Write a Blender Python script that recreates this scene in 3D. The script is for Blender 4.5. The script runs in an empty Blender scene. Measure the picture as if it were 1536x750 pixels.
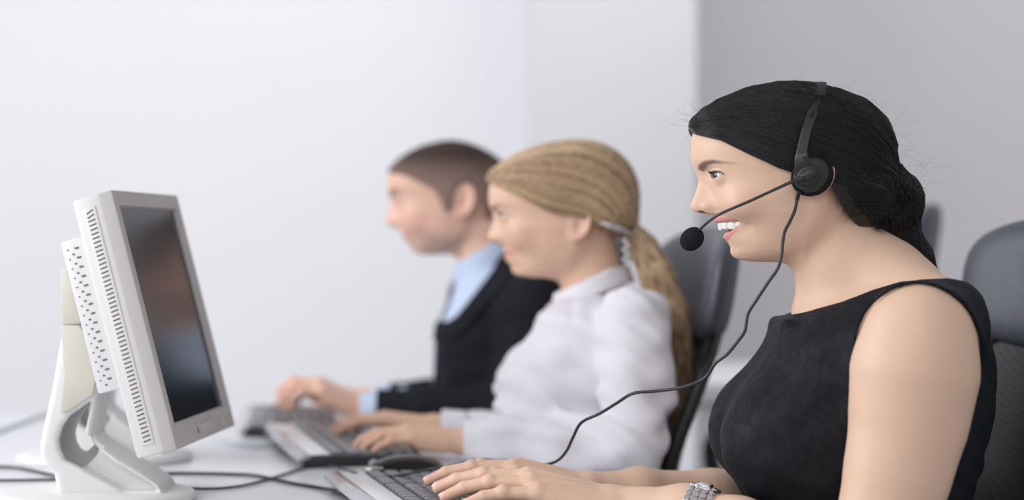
import bpy, bmesh, math, random
import numpy as np
from mathutils import Vector, Matrix

# ------------------------------------------------------------------ camera, world, lights, exposure
SC = bpy.context.scene
COL = SC.collection
FPX, CX, CY, CZ = 2400.0, 768.0, 357.0, 1.10       # focal length in px, horizon point, lens height

cam_d = bpy.data.cameras.new('camera')
cam = bpy.data.objects.new('camera', cam_d)
COL.objects.link(cam)
cam.location = (0, 0, CZ)
cam.rotation_euler = (math.pi / 2, 0, 0)
cam_d.sensor_width = 36.0
cam_d.lens = 36.0 * FPX / 1536.0
cam_d.shift_y = -(375.0 - CY) / 1536.0
cam_d.clip_start = 0.05
cam_d.dof.use_dof = True
cam_d.dof.focus_distance = 2.05
cam_d.dof.aperture_fstop = 1.55
SC.camera = cam

world = bpy.data.worlds.new('world')
SC.world = world
world.use_nodes = True
bg = world.node_tree.nodes['Background']
bg.inputs[0].default_value = (0.955, 0.955, 1.0, 1)
bg.inputs[1].default_value = 0.46

def area(name, loc, target, sx, sy, power, col=(1, 1, 1)):
    l = bpy.data.lights.new(name, 'AREA')
    l.shape = 'RECTANGLE'; l.size = sx; l.size_y = sy; l.energy = power; l.color = col
    o = bpy.data.objects.new(name, l); COL.objects.link(o)
    o.location = loc
    o.rotation_euler = (Vector(target) - Vector(loc)).to_track_quat('-Z', 'Y').to_euler()
    return o
area('window_daylight_left', (-3.0, 1.5, 2.2), (0.4, 2.4, 0.9), 2.6, 2.0, 98, (0.97, 0.98, 1.0))
area('window_daylight_behind_camera', (-0.6, -1.4, 2.8), (0.3, 3.0, 0.9), 3.0, 1.6, 34, (1.0, 0.985, 0.96))
area('ceiling_light_far', (-1.4, 3.4, 3.1), (-1.6, 5.3, 1.2), 2.6, 1.2, 14, (0.99, 0.98, 1.0))
area('right_wall_fill', (1.6, 3.9, 3.1), (1.8, 6.2, 1.2), 2.6, 1.2, 27, (1.0, 0.985, 0.98))  # added fill lamp to brighten the right wall, no known fitting

SC.view_settings.view_transform = 'Standard'
SC.view_settings.look = 'None'
SC.view_settings.gamma = 1.0
SC.view_settings.use_curve_mapping = False
SC.view_settings.exposure = 0.02

QUAL = 1.0
rnd = random.Random(7)
rng = np.random.default_rng(7)

# ------------------------------------------------------------------ small helpers
def P(px, py, Y):
    """photo pixel at distance Y -> metres"""
    return np.array(((px - CX) * Y / FPX, Y, CZ - (py - CY) * Y / FPX))

def tag(o, label=None, cat=None, group=None, kind=None):
    if label: o['label'] = label
    if cat: o['category'] = cat
    if group: o['group'] = group
    if kind: o['kind'] = kind
    return o

def empty(name, loc=(0, 0, 0), rz=0.0, parent=None):
    o = bpy.data.objects.new(name, None); COL.objects.link(o)
    o.location = loc; o.rotation_euler = (0, 0, rz); o.empty_display_size = 0.05
    if parent: o.parent = parent
    return o

WORLD_KIDS = set()      # parents whose children are written in world coordinates
def link(name, me, mat, parent=None, smooth=True):
    if mat is not None and len(me.materials) == 0: me.materials.append(mat)
    if smooth: me.shade_smooth()
    o = bpy.data.objects.new(name, me); COL.objects.link(o)
    if parent is not None:
        o.parent = parent
        if parent.name in WORLD_KIDS: wparent(o, parent); WORLD_KIDS.add(o.name)
    return o

def wparent(o, parent):
    """parent while keeping the world place (parents carry only location and z rotation)"""
    o.parent = parent
    m = Matrix.Identity(4); chain = []
    p = parent
    while p is not None:
        chain.append(p.matrix_parent_inverse @ p.matrix_basis); p = p.parent
    for c in reversed(chain): m = m @ c
    o.matrix_parent_inverse = m.inverted()
    return o

def copy_tree(o, parent=None):
    mpi = o.matrix_parent_inverse.copy()
    c = o.copy(); COL.objects.link(c); c.parent = parent; c.matrix_parent_inverse = mpi
    for ch in list(o.children): copy_tree(ch, c)
    return c

def np_mesh(name, V, Fc, cols=None):
    """V (n,3), Fc (m,k) with k 3 or 4"""
    me = bpy.data.meshes.new(name)
    V = np.ascontiguousarray(V, np.float32); Fc = np.ascontiguousarray(Fc, np.int32)
    m, k = Fc.shape
    me.vertices.add(len(V)); me.vertices.foreach_set('co', V.ravel())
    me.loops.add(m * k); me.loops.foreach_set('vertex_index', Fc.ravel())
    me.polygons.add(m)
    me.polygons.foreach_set('loop_start', np.arange(0, m * k, k, dtype=np.int32))
    me.polygons.foreach_set('loop_total', np.full(m, k, np.int32))
    me.update(calc_edges=True); me.validate()
    if cols is not None:
        a = me.color_attributes.new('Col', 'FLOAT_COLOR', 'POINT')
        c4 = np.ones((len(V), 4), np.float32); c4[:, :3] = cols
        a.data.foreach_set('color', c4.ravel())
    return me

def bm_mesh(name, bm):
    me = bpy.data.meshes.new(name); bm.normal_update(); bm.to_mesh(me); bm.free(); return me

def bx(bm, c, s, M=None):
    """box, centre c, full size s, optional 4x4"""
    mat = Matrix.Translation(c) @ Matrix.Diagonal((s[0], s[1], s[2], 1))
    if M is not None: mat = M @ mat
    bmesh.ops.create_cube(bm, size=1.0, matrix=mat)

def bevel_all(bm, w, seg=2, ang=0.5):
    es = [e for e in bm.edges if len(e.link_faces) == 2 and e.calc_face_angle(0) > ang]
    bmesh.ops.bevel(bm, geom=es, offset=w, segments=seg, profile=0.5, affect='EDGES', clamp_overlap=True)

def box_obj(name, c, s, mat, parent=None, bev=0.0, seg=2, M=None, smooth=True):
    bm = bmesh.new(); bx(bm, c, s)
    if bev: bevel_all(bm, bev, seg)
    if M is not None: bmesh.ops.transform(bm, matrix=M, verts=bm.verts)
    me = bm_mesh(name, bm)
    o = link(name, me, mat, parent, smooth=False)
    if smooth and bev: me.shade_smooth(); sharp(me)
    return o

def sharp(me, ang=0.6):
    try: me.set_sharp_from_angle(angle=ang)
    except Exception: pass

def prism(name, poly, y0, y1, mat, parent=None, bev=0.0, M=None, axis='Y', holes=()):
    """extrude a 2D outline (x,z) from y0 to y1"""
    bm = bmesh.new()
    vs = [bm.verts.new((x, y0, z)) for x, z in poly]
    f = bm.faces.new(vs)
    r = bmesh.ops.extrude_face_region(bm, geom=[f])
    nv = [v for v in r['geom'] if isinstance(v, bmesh.types.BMVert)]
    bmesh.ops.translate(bm, verts=nv, vec=(0, y1 - y0, 0))
    bmesh.ops.recalc_face_normals(bm, faces=bm.faces)
    if bev: bevel_all(bm, bev, 2)
    if M is not None: bmesh.ops.transform(bm, matrix=M, verts=bm.verts)
    me = bm_mesh(name, bm)
    o = link(name, me, mat, parent, smooth=bool(bev))
    if bev: sharp(me)
    return o

def catmull(pts, n):
    """smooth curve through pts, n points in all"""
    p = np.asarray(pts, float)
    d = np.r_[0, np.cumsum(np.maximum(np.linalg.norm(np.diff(p[:, :3], axis=0), axis=1), 1e-6) ** 0.5)]
    m = np.gradient(p, d, axis=0) if len(p) > 2 else np.repeat(((p[1] - p[0]) / (d[1] - d[0]))[None], 2, 0)
    t = np.linspace(0, d[-1], n); i = np.clip(np.searchsorted(d, t, 'right') - 1, 0, len(p) - 2)
    h = (d[i + 1] - d[i]); s = (t - d[i]) / h
    s = s[:, None]; h = h[:, None]
    return ((2*s**3 - 3*s**2 + 1) * p[i] + (s**3 - 2*s**2 + s) * h * m[i]
            + (-2*s**3 + 3*s**2) * p[i + 1] + (s**3 - s**2) * h * m[i + 1])

def tubes_np(paths, rad, sides=3):
    """paths (N,M,3), rad scalar | (N,M). returns V, quads"""
    paths = np.asarray(paths, float); N, M, _ = paths.shape
    T = np.gradient(paths, axis=1); T /= np.linalg.norm(T, axis=2, keepdims=True) + 1e-12
    up = np.zeros_like(T); up[..., 1] = 1.0
    al = np.abs(T[..., 1]) > 0.92; up[al] = (0.0, 0.3, 1.0)
    A = np.cross(T, up); A /= np.linalg.norm(A, axis=2, keepdims=True) + 1e-12
    B = np.cross(T, A)
    rad = np.broadcast_to(np.asarray(rad, float), (N, M))[..., None]
    ring = []
    for k in range(sides):
        a = 2 * math.pi * k / sides
        ring.append(paths + rad * (math.cos(a) * A + math.sin(a) * B))
    V = np.stack(ring, 2).reshape(-1, 3)
    base = (np.arange(N)[:, None, None] * M + np.arange(M - 1)[None, :, None]) * sides
    k = np.arange(sides)[None, None, :]; k2 = (k + 1) % sides
    Q = np.stack([base + k, base + k2, base + sides + k2, base + sides + k], -1).reshape(-1, 4)
    return V, Q

def tube(name, pts, r, mat, parent=None, n=60, sides=10, caps=True, smooth_path=True):
    """one round tube through pts; r scalar or list per control point"""
    pts = np.asarray(pts, float)
    if np.ndim(r): pr = np.c_[pts, np.asarray(r, float)]
    else: pr = np.c_[pts, np.full(len(pts), r)]
    c = catmull(pr, n) if smooth_path else pr
    V, Q = tubes_np(c[None, :, :3], c[None, :, 3], sides)
    bm = bmesh.new(); vs = [bm.verts.new(v) for v in V]
    for q in Q: bm.faces.new([vs[i] for i in q])
    if caps:
        bm.faces.new(vs[:sides][::-1]); bm.faces.new(vs[-sides:])
    bmesh.ops.recalc_face_normals(bm, faces=bm.faces)
    me = bm_mesh(name, bm)
    return link(name, me, mat, parent)

def lathe(name, prof, mat, parent=None, n=32, M=None):
    """revolve (r,z) profile about z"""
    bm = bmesh.new(); rings = []
    for r, z in prof:
        if r < 1e-6: rings.append([bm.verts.new((0, 0, z))]); continue
        rings.append([bm.verts.new((r*math.cos(2*math.pi*k/n), r*math.sin(2*math.pi*k/n), z)) for k in range(n)])
    for a, b in zip(rings, rings[1:]):
        for k in range(n):
            k2 = (k + 1) % n
            q = [a[k % len(a)], a[k2 % len(a)], b[k2 % len(b)], b[k % len(b)]]
            u = []
            for v in q:
                if v not in u: u.append(v)
            if len(u) > 2: bm.faces.new(u)
    bmesh.ops.recalc_face_normals(bm, faces=bm.faces)
    if M is not None: bmesh.ops.transform(bm, matrix=M, verts=bm.verts)
    me = bm_mesh(name, bm); o = link(name, me, mat, parent); sharp(me, 0.7)
    return o

# ------------------------------------------------------------------ implicit surfaces
def smin(a, b, k):
    h = np.maximum(k - np.abs(a - b), 0.0) / k
    return np.minimum(a, b) - h * h * k * 0.25
def smax(a, b, k): return -smin(-a, -b, k)

def rcone(a, b, ra, rb, sy=1.0):
    """tapered capsule; sy < 1 flattens it along y"""
    a = np.asarray(a, float); b = np.asarray(b, float); ab = b - a
    abs_ = ab * (1, 1 / sy, 1); L2 = float(abs_ @ abs_)
    R = max(ra, rb)
    def f(X, Y, Z):
        x = X - a[0]; y = (Y - a[1]) / sy; z = Z - a[2]
        t = np.clip((x*abs_[0] + y*abs_[1] + z*abs_[2]) / L2, 0, 1)
        x = x - t*abs_[0]; y = y - t*abs_[1]; z = z - t*abs_[2]
        return (np.sqrt(x*x + y*y + z*z) - (ra + t*(rb - ra))) * (0.5 + 0.5 * sy)
    return f, np.minimum(a, b) - R, np.maximum(a, b) + R

def ell(c, r, axes=None):
    """ellipsoid; axes = 3x3 rows of local directions"""
    c = np.asarray(c, float); r = np.asarray(r, float); R = r.max()
    A = np.eye(3) if axes is None else np.asarray(axes, float)
    def f(X, Y, Z):
        x = X - c[0]; y = Y - c[1]; z = Z - c[2]
        u = (x*A[0,0] + y*A[0,1] + z*A[0,2]) / r[0]
        v = (x*A[1,0] + y*A[1,1] + z*A[1,2]) / r[1]
        w = (x*A[2,0] + y*A[2,1] + z*A[2,2]) / r[2]
        k0 = np.sqrt(u*u + v*v + w*w); k1 = np.sqrt((u/r[0])**2 + (v/r[1])**2 + (w/r[2])**2) + 1e-9
        return k0 * (k0 - 1) / k1
    return f, c - R, c + R

class Field:
    def __init__(s): s.parts = []
    def add(s, prim, k=0.01, op='u'):
        f, lo, hi = prim; s.parts.append((f, np.asarray(lo, float), np.asarray(hi, float), k, op)); return s
    def __call__(s, X, Y, Z, lo=None, hi=None):
        d = np.full(X.shape, 0.06)
        m = max([p[3] for p in s.parts]) + 0.004
        for f, a, b, k, op in s.parts:
            if lo is not None and op != 'i':
                if (lo > b + m).any() or (hi < a - m).any(): continue
            g = f(X, Y, Z)
            if op == 'u': d = smin(d, g, k)
            elif op == 's': d = smax(d, -g, k)
            elif op == 'i': d = smax(d, g, k)
            elif op == 'd': d = d + g
        return d
    def bounds(s):
        u = [p for p in s.parts if p[4] == 'u']
        return np.min([p[1] for p in u], 0) - 0.01, np.max([p[2] for p in u], 0) + 0.01

def surface(field, h, lo=None, hi=None, safety=1.5, B=12):
    h = h * QUAL
    l0, h0 = field.bounds()
    lo = l0 if lo is None else np.maximum(np.asarray(lo, float), l0)
    hi = h0 if hi is None else np.minimum(np.asarray(hi, float), h0)
    bs = B * h
    nb = np.maximum(np.ceil((hi - lo) / bs).astype(int), 1)
    I = np.stack(np.meshgrid(*[np.arange(n) for n in nb], indexing='ij'), -1).reshape(-1, 3)
    C = lo + (I + 0.5) * bs
    d = field(C[:, 0], C[:, 1], C[:, 2])
    act = I[np.abs(d) < bs * 0.87 * safety + 0.004]
    g = np.arange(B + 1)
    GX, GY, GZ = [a.astype(float) for a in np.meshgrid(g, g, g, indexing='ij')]
    S = nb * B + 2
    VK, VP, QK = [], [], []
    def key(i, j, k): return (i * S[1] + j) * S[2] + k
    offs = [(0,0,0),(1,0,0),(0,1,0),(1,1,0),(0,0,1),(1,0,1),(0,1,1),(1,1,1)]
    edges = [(a, b) for a in range(8) for b in range(a+1, 8) if bin(a ^ b).count('1') == 1]
    for b in act:
        o = lo + b * bs
        X = o[0] + GX*h; Y = o[1] + GY*h; Z = o[2] + GZ*h
        v = field(X, Y, Z, o, o + bs)
        s = v < 0
        if s.all() or not s.any(): continue
        c = [s[x:B+x, y:B+y, z:B+z] for x, y, z in offs]
        n = sum(a.astype(np.int8) for a in c)
        mix = (n > 0) & (n < 8)
        ii, jj, kk = np.nonzero(mix)
        if len(ii) == 0: continue
        cv = [v[ii+x, jj+y, kk+z] for x, y, z in offs]
        acc = np.zeros((len(ii), 3)); cnt = np.zeros(len(ii))
        for a, e in edges:
            va, ve = cv[a], cv[e]; m = (va < 0) != (ve < 0)
            t = np.where(m, va / np.where(m, va - ve, 1), 0)
            pa = np.array(offs[a], float); pe = np.array(offs[e], float)
            acc += np.where(m[:, None], pa + t[:, None] * (pe - pa), 0); cnt += m
        acc /= cnt[:, None]
        gi = b[0]*B + ii; gj = b[1]*B + jj; gk = b[2]*B + kk
        VK.append(key(gi, gj, gk)); VP.append(lo + (np.stack([gi, gj, gk], 1) + acc) * h)
        core = s[:B, :B, :B]
        for ax in range(3):
            nxt = [s[1:, :B, :B], s[:B, 1:, :B], s[:B, :B, 1:]][ax]
            e = core != nxt
            i, j, k = np.nonzero(e)
            if len(i) == 0: continue
            fl = core[i, j, k]
            i = i + b[0]*B; j = j + b[1]*B; k = k + b[2]*B
            u = [(0,1,0),(0,0,1)] if ax == 0 else ([(0,0,1),(1,0,0)] if ax == 1 else [(1,0,0),(0,1,0)])
            q = []
            for su, sv in ((0,0),(1,0),(1,1),(0,1)):
                di = [-(su*u[0][t] + sv*u[1][t]) for t in range(3)]
                q.append(key(i+di[0], j+di[1], k+di[2]))
            q = np.stack(q, 1)
            q[~fl] = q[~fl][:, ::-1]
            QK.append(q)
    VK = np.concatenate(VK); VP = np.concatenate(VP); QK = np.concatenate(QK)
    od = np.argsort(VK); VK = VK[od]; VP = VP[od]
    idx = np.searchsorted(VK, QK); idx = np.clip(idx, 0, len(VK)-1)
    ok = (VK[idx] == QK).all(1)
    return VP, idx[ok]

# ------------------------------------------------------------------ materials
def mat(name, col=(0.8, 0.8, 0.8), rough=0.5, metal=0.0, spec=0.5, **kw):
    m = bpy.data.materials.new(name); m.use_nodes = True
    b = m.node_tree.nodes['Principled BSDF']
    b.inputs['Base Color'].default_value = (*col, 1)
    b.inputs['Roughness'].default_value = rough
    b.inputs['Metallic'].default_value = metal
    b.inputs['Specular IOR Level'].default_value = spec
    for k, v in kw.items(): b.inputs[k.replace('_', ' ')].default_value = v
    return m

def node(m, t, **kw):
    n = m.node_tree.nodes.new(t)
    for k, v in kw.items():
        if k in n.inputs: n.inputs[k].default_value = v
        else: setattr(n, k, v)
    return n
def lk(m, a, b): m.node_tree.links.new(a, b)
def bsdf(m): return m.node_tree.nodes['Principled BSDF']

def add_noise(m, scale=40, amount=0.06, bump=0.0, bscale=None, detail=4, dist=0.002, stretch=None):
    """slight colour variation and fine relief in object space"""
    b = bsdf(m); col = b.inputs['Base Color'].default_value[:]
    tc = node(m, 'ShaderNodeTexCoord'); src = tc.outputs['Object']
    if stretch:
        mp = node(m, 'ShaderNodeMapping'); mp.inputs['Scale'].default_value = stretch
        lk(m, src, mp.inputs['Vector']); src = mp.outputs[0]
    n = node(m, 'ShaderNodeTexNoise', Scale=scale, Detail=detail); lk(m, src, n.inputs['Vector'])
    r = node(m, 'ShaderNodeValToRGB')
    r.color_ramp.elements[0].position = 0.3; r.color_ramp.elements[1].position = 0.7
    r.color_ramp.elements[0].color = (*[c * (1 - amount) for c in col[:3]], 1)
    r.color_ramp.elements[1].color = (*[min(c * (1 + amount), 1) for c in col[:3]], 1)
    lk(m, n.outputs['Fac'], r.inputs['Fac']); lk(m, r.outputs['Color'], b.inputs['Base Color'])
    if bump:
        n2 = node(m, 'ShaderNodeTexNoise', Scale=bscale or scale * 6, Detail=3); lk(m, src, n2.inputs['Vector'])
        bp = node(m, 'ShaderNodeBump', Strength=bump, Distance=dist)
        lk(m, n2.outputs['Fac'], bp.inputs['Height']); lk(m, bp.outputs['Normal'], b.inputs['Normal'])
    return m

def attr_mat(name, rough=0.5, spec=0.5, sss=0.0, bump=0.0, bscale=900, noise=0.05, nscale=60, **kw):
    """colour from the mesh's own 'Col' attribute, with a fine procedural variation"""
    m = mat(name, (1, 1, 1), rough, 0, spec, **kw); b = bsdf(m)
    a = node(m, 'ShaderNodeVertexColor'); a.layer_name = 'Col'
    tc = node(m, 'ShaderNodeTexCoord')
    n = node(m, 'ShaderNodeTexNoise', Scale=nscale, Detail=4); lk(m, tc.outputs['Object'], n.inputs['Vector'])
    mr = node(m, 'ShaderNodeMapRange'); mr.inputs['To Min'].default_value = 1 - noise; mr.inputs['To Max'].default_value = 1 + noise
    lk(m, n.outputs['Fac'], mr.inputs['Value'])
    mx = node(m, 'ShaderNodeVectorMath', operation='SCALE')
    lk(m, a.outputs['Color'], mx.inputs[0]); lk(m, mr.outputs[0], mx.inputs['Scale'])
    lk(m, mx.outputs[0], b.inputs['Base Color'])
    if sss:
        b.inputs['Subsurface Weight'].default_value = sss
        b.inputs['Subsurface Radius'].default_value = (1.0, 0.35, 0.2)
        b.inputs['Subsurface Scale'].default_value = 0.006
    if bump:
        n2 = node(m, 'ShaderNodeTexNoise', Scale=bscale, Detail=3); lk(m, tc.outputs['Object'], n2.inputs['Vector'])
        bp = node(m, 'ShaderNodeBump', Strength=bump, Distance=0.0006)
        lk(m, n2.outputs['Fac'], bp.inputs['Height']); lk(m, bp.outputs['Normal'], b.inputs['Normal'])
    return m

M_SKIN = attr_mat('skin', rough=0.46, spec=0.36, sss=0.2, bump=0.25, bscale=700, noise=0.04, nscale=35)
M_EYE = attr_mat('eye', rough=0.08, spec=0.6, noise=0.0)
M_TEETH = mat('tooth_enamel', (0.86, 0.83, 0.76), 0.2, 0, 0.5, Subsurface_Weight=0.1)
M_HAIRB = attr_mat('hair_black', rough=0.33, spec=0.42, noise=0.25, nscale=90)
M_HAIRY = attr_mat('hair_blonde', rough=0.45, spec=0.4, noise=0.12, nscale=90)
M_HAIRM = attr_mat('hair_short_brown', rough=0.75, spec=0.2, noise=0.2, nscale=400, bump=0.8, bscale=1400)
M_LASH = mat('lash', (0.015, 0.012, 0.012), 0.6)
M_WALL_WHITE = add_noise(mat('paint_white', (0.83, 0.83, 0.855), 0.85, 0, 0.2), 2, 0.008, 0.1, 300)
M_PILLAR_SHADE = add_noise(mat('pillar_shade', (0.67, 0.67, 0.695), 0.85, 0, 0.2), 2, 0.008, 0.1, 300)  # pillar's weaker light is put into a darker base colour
M_SHADE_GREY = add_noise(mat('shade_grey', (0.64, 0.625, 0.65), 0.85, 0, 0.2), 2, 0.012, 0.1, 300)  # grey carries the shade of the recessed right wall in its colour
M_FLOOR = add_noise(mat('floor_vinyl', (0.55, 0.55, 0.57), 0.4), 5, 0.03)
M_DESK = add_noise(mat('desk_laminate', (0.80, 0.80, 0.84), 0.28, 0, 0.45), 3, 0.01)
M_CREAMW = add_noise(mat('monitor_plastic', (0.72, 0.715, 0.70), 0.45, 0, 0.35), 6, 0.012, 0.12, 1200, dist=0.0003)
M_STANDW = add_noise(mat('stand_plastic', (0.74, 0.735, 0.735), 0.4, 0, 0.4), 6, 0.01, 0.1, 1200, dist=0.0003)
M_BEIGE = mat('cream_plastic', (0.62, 0.60, 0.52), 0.5)
M_BEZEL_SHADED = add_noise(mat('bezel_shaded', (0.52, 0.495, 0.485), 0.5, 0, 0.3), 6, 0.015)  # base colour darkened to carry the shade on the front frame
M_SLOT = mat('vent_shade_and_marks', (0.16, 0.11, 0.13), 0.8)  # dark tone paints the shade inside vents; also colours button marks
M_SCREEN = mat('screen_glass', (0.012, 0.013, 0.02), 0.16, 0, 1.0)
M_BLACKP = mat('black_plastic', (0.022, 0.022, 0.026), 0.36, 0, 0.5)
M_BLACKM = add_noise(mat('black_matte', (0.017, 0.017, 0.02), 0.55, 0, 0.4), 400, 0.3, 0.3, 1500, dist=0.0005)
M_FOAM = add_noise(mat('foam_black', (0.02, 0.02, 0.024), 0.95, 0, 0.1), 900, 0.6, 1.0, 1600, dist=0.001)
M_CABLE = mat('cable_black', (0.03, 0.027, 0.036), 0.35, 0, 0.5)
M_CABLEG = mat('cable_pale', (0.55, 0.60, 0.64), 0.45)
M_SILVER = mat('silver_plastic', (0.74, 0.74, 0.76), 0.3, 0.25)
M_CLEAR = mat('clear_acrylic', (0.80, 0.81, 0.86), 0.12, 0.0, 0.6, Transmission_Weight=0.55, IOR=1.4)
M_KEYB = mat('keyboard_base', (0.02, 0.02, 0.024), 0.4)
M_KEY = mat('key_cap', (0.10, 0.10, 0.115), 0.33, 0, 0.6)
M_KEYG = mat('key_cap_grey', (0.17, 0.17, 0.19), 0.30, 0, 0.6)
M_CHROME = mat('chrome', (0.80, 0.80, 0.82), 0.12, 1.0)
M_LEATHER = add_noise(mat('chair_leather', (0.075, 0.08, 0.105), 0.42, 0, 0.5), 120, 0.12, 0.25, 500, dist=0.001)
M_CHAIRP = mat('chair_plastic', (0.02, 0.02, 0.023), 0.4)
M_SUIT = add_noise(mat('suit_wool', (0.017, 0.018, 0.024), 0.85, 0, 0.1), 300, 0.3, 0.4, 900)
M_SHIRTB = add_noise(mat('shirt_pale_blue', (0.56, 0.66, 0.84), 0.8, 0, 0.2), 60, 0.04)
M_TIE = mat('tie_grey_blue', (0.10, 0.115, 0.17), 0.6)
M_SHIRTW = add_noise(mat('shirt_white', (0.80, 0.79, 0.85), 0.8, 0, 0.2, Sheen_Weight=0.1), 60, 0.02, 0.3, 500, dist=0.001)
M_BUTTON = mat('button', (0.7, 0.66, 0.62), 0.3)

# black dress cloth with a faint woven floral scroll
M_DRESS = mat('dress_jacquard', (0.012, 0.014, 0.018), 0.62, 0, 0.16)
def _dress(m):
    b = bsdf(m); tc = node(m, 'ShaderNodeTexCoord')
    n = node(m, 'ShaderNodeTexNoise', Scale=26, Detail=2, Distortion=3.0); lk(m, tc.outputs['Object'], n.inputs['Vector'])
    w = node(m, 'ShaderNodeTexNoise', Scale=900, Detail=2); lk(m, tc.outputs['Object'], w.inputs['Vector'])
    r = node(m, 'ShaderNodeValToRGB'); cr = r.color_ramp
    cr.elements[0].position = 0.46; cr.elements[0].color = (0.0105, 0.012, 0.016, 1)
    cr.elements[1].position = 0.54; cr.elements[1].color = (0.013, 0.015, 0.020, 1)
    lk(m, n.outputs['Fac'], r.inputs['Fac']); lk(m, r.outputs['Color'], b.inputs['Base Color'])
    r2 = node(m, 'ShaderNodeMapRange'); r2.inputs['From Min'].default_value = 0.45; r2.inputs['From Max'].default_value = 0.56
    r2.inputs['To Min'].default_value = 0.66; r2.inputs['To Max'].default_value = 0.58
    lk(m, n.outputs['Fac'], r2.inputs['Value']); lk(m, r2.outputs[0], b.inputs['Roughness'])
    ad = node(m, 'ShaderNodeMath', operation='ADD'); lk(m, n.outputs['Fac'], ad.inputs[0])
    sc = node(m, 'ShaderNodeMath', operation='MULTIPLY'); sc.inputs[1].default_value = 0.35
    lk(m, w.outputs['Fac'], sc.inputs[0]); lk(m, sc.outputs[0], ad.inputs[1])
    bp = node(m, 'ShaderNodeBump', Strength=0.35, Distance=0.0008); lk(m, ad.outputs[0], bp.inputs['Height'])
    lk(m, bp.outputs['Normal'], b.inputs['Normal'])
_dress(M_DRESS)

# woven chair mesh: real see-through holes
M_MESH = mat('chair_mesh', (0.012, 0.012, 0.014), 0.5)
def _mesh(m):
    b = bsdf(m); out = m.node_tree.nodes['Material Output']
    tc = node(m, 'ShaderNodeTexCoord')
    mp = node(m, 'ShaderNodeMapping'); mp.inputs['Scale'].default_value = (1, 1, 0.8)
    lk(m, tc.outputs['Object'], mp.inputs['Vector'])
    v = node(m, 'ShaderNodeTexVoronoi', Scale=260); v.inputs['Randomness'].default_value = 0.12
    lk(m, mp.outputs[0], v.inputs['Vector'])
    c = node(m, 'ShaderNodeMath', operation='LESS_THAN'); c.inputs[1].default_value = 0.28
    lk(m, v.outputs['Distance'], c.inputs[0])
    t = node(m, 'ShaderNodeBsdfTransparent'); mx = node(m, 'ShaderNodeMixShader')
    lk(m, c.outputs[0], mx.inputs[0]); lk(m, b.outputs[0], mx.inputs[1]); lk(m, t.outputs[0], mx.inputs[2])
    lk(m, mx.outputs[0], out.inputs['Surface'])
_mesh(M_MESH)

# ------------------------------------------------------------------ heads
# a head is described in its own side-view units: x along the depth of the head (front is small x),
# z downwards, l sideways from the mid plane; T() turns metres into those units.
def pl(tbl):
    a = np.array(sorted(tbl), float)
    zz = np.arange(a[0, 0], a[-1, 0] + .25, 0.5); xx = np.interp(zz, a[:, 0], a[:, 1])
    k = np.array([1, 2, 3, 2, 1.]); k /= k.sum()
    xx = np.convolve(np.pad(xx, 2, 'edge'), k, 'valid')
    return lambda z: np.interp(z, zz, xx)

T_FP = [(120,1100),(150,1068),(180,1045),(205,1040),(227,1038.5),(242,1040),(250,1046),(256,1053),(264,1058),(275,1061),
        (290,1064),(305,1068),(314,1072),(319,1076),(324,1083),(329,1092),(334,1095),(345,1099),(352,1100),(360,1099),(371,1100),(380,1100),(388,1103),(392,1108),(396,1135)]
T_NW = [(120,40),(205,24),(235,16),(250,12),(264,8),(277,8.5),(291,11),(303,15.5),(310,17),(317,16),(321,20),(326,24),(345,24),(356,24),(371,22),(396,22)]
T_WF = [(120,60),(180,78),(227,82),(264,82),(290,83),(320,80),(335,74),(350,66),(370,54),(391,44),(400,40)]
T_WS = [(120,70),(180,79),(264,81),(290,81),(320,77),(350,69),(375,58),(391,46),(400,42)]

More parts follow.
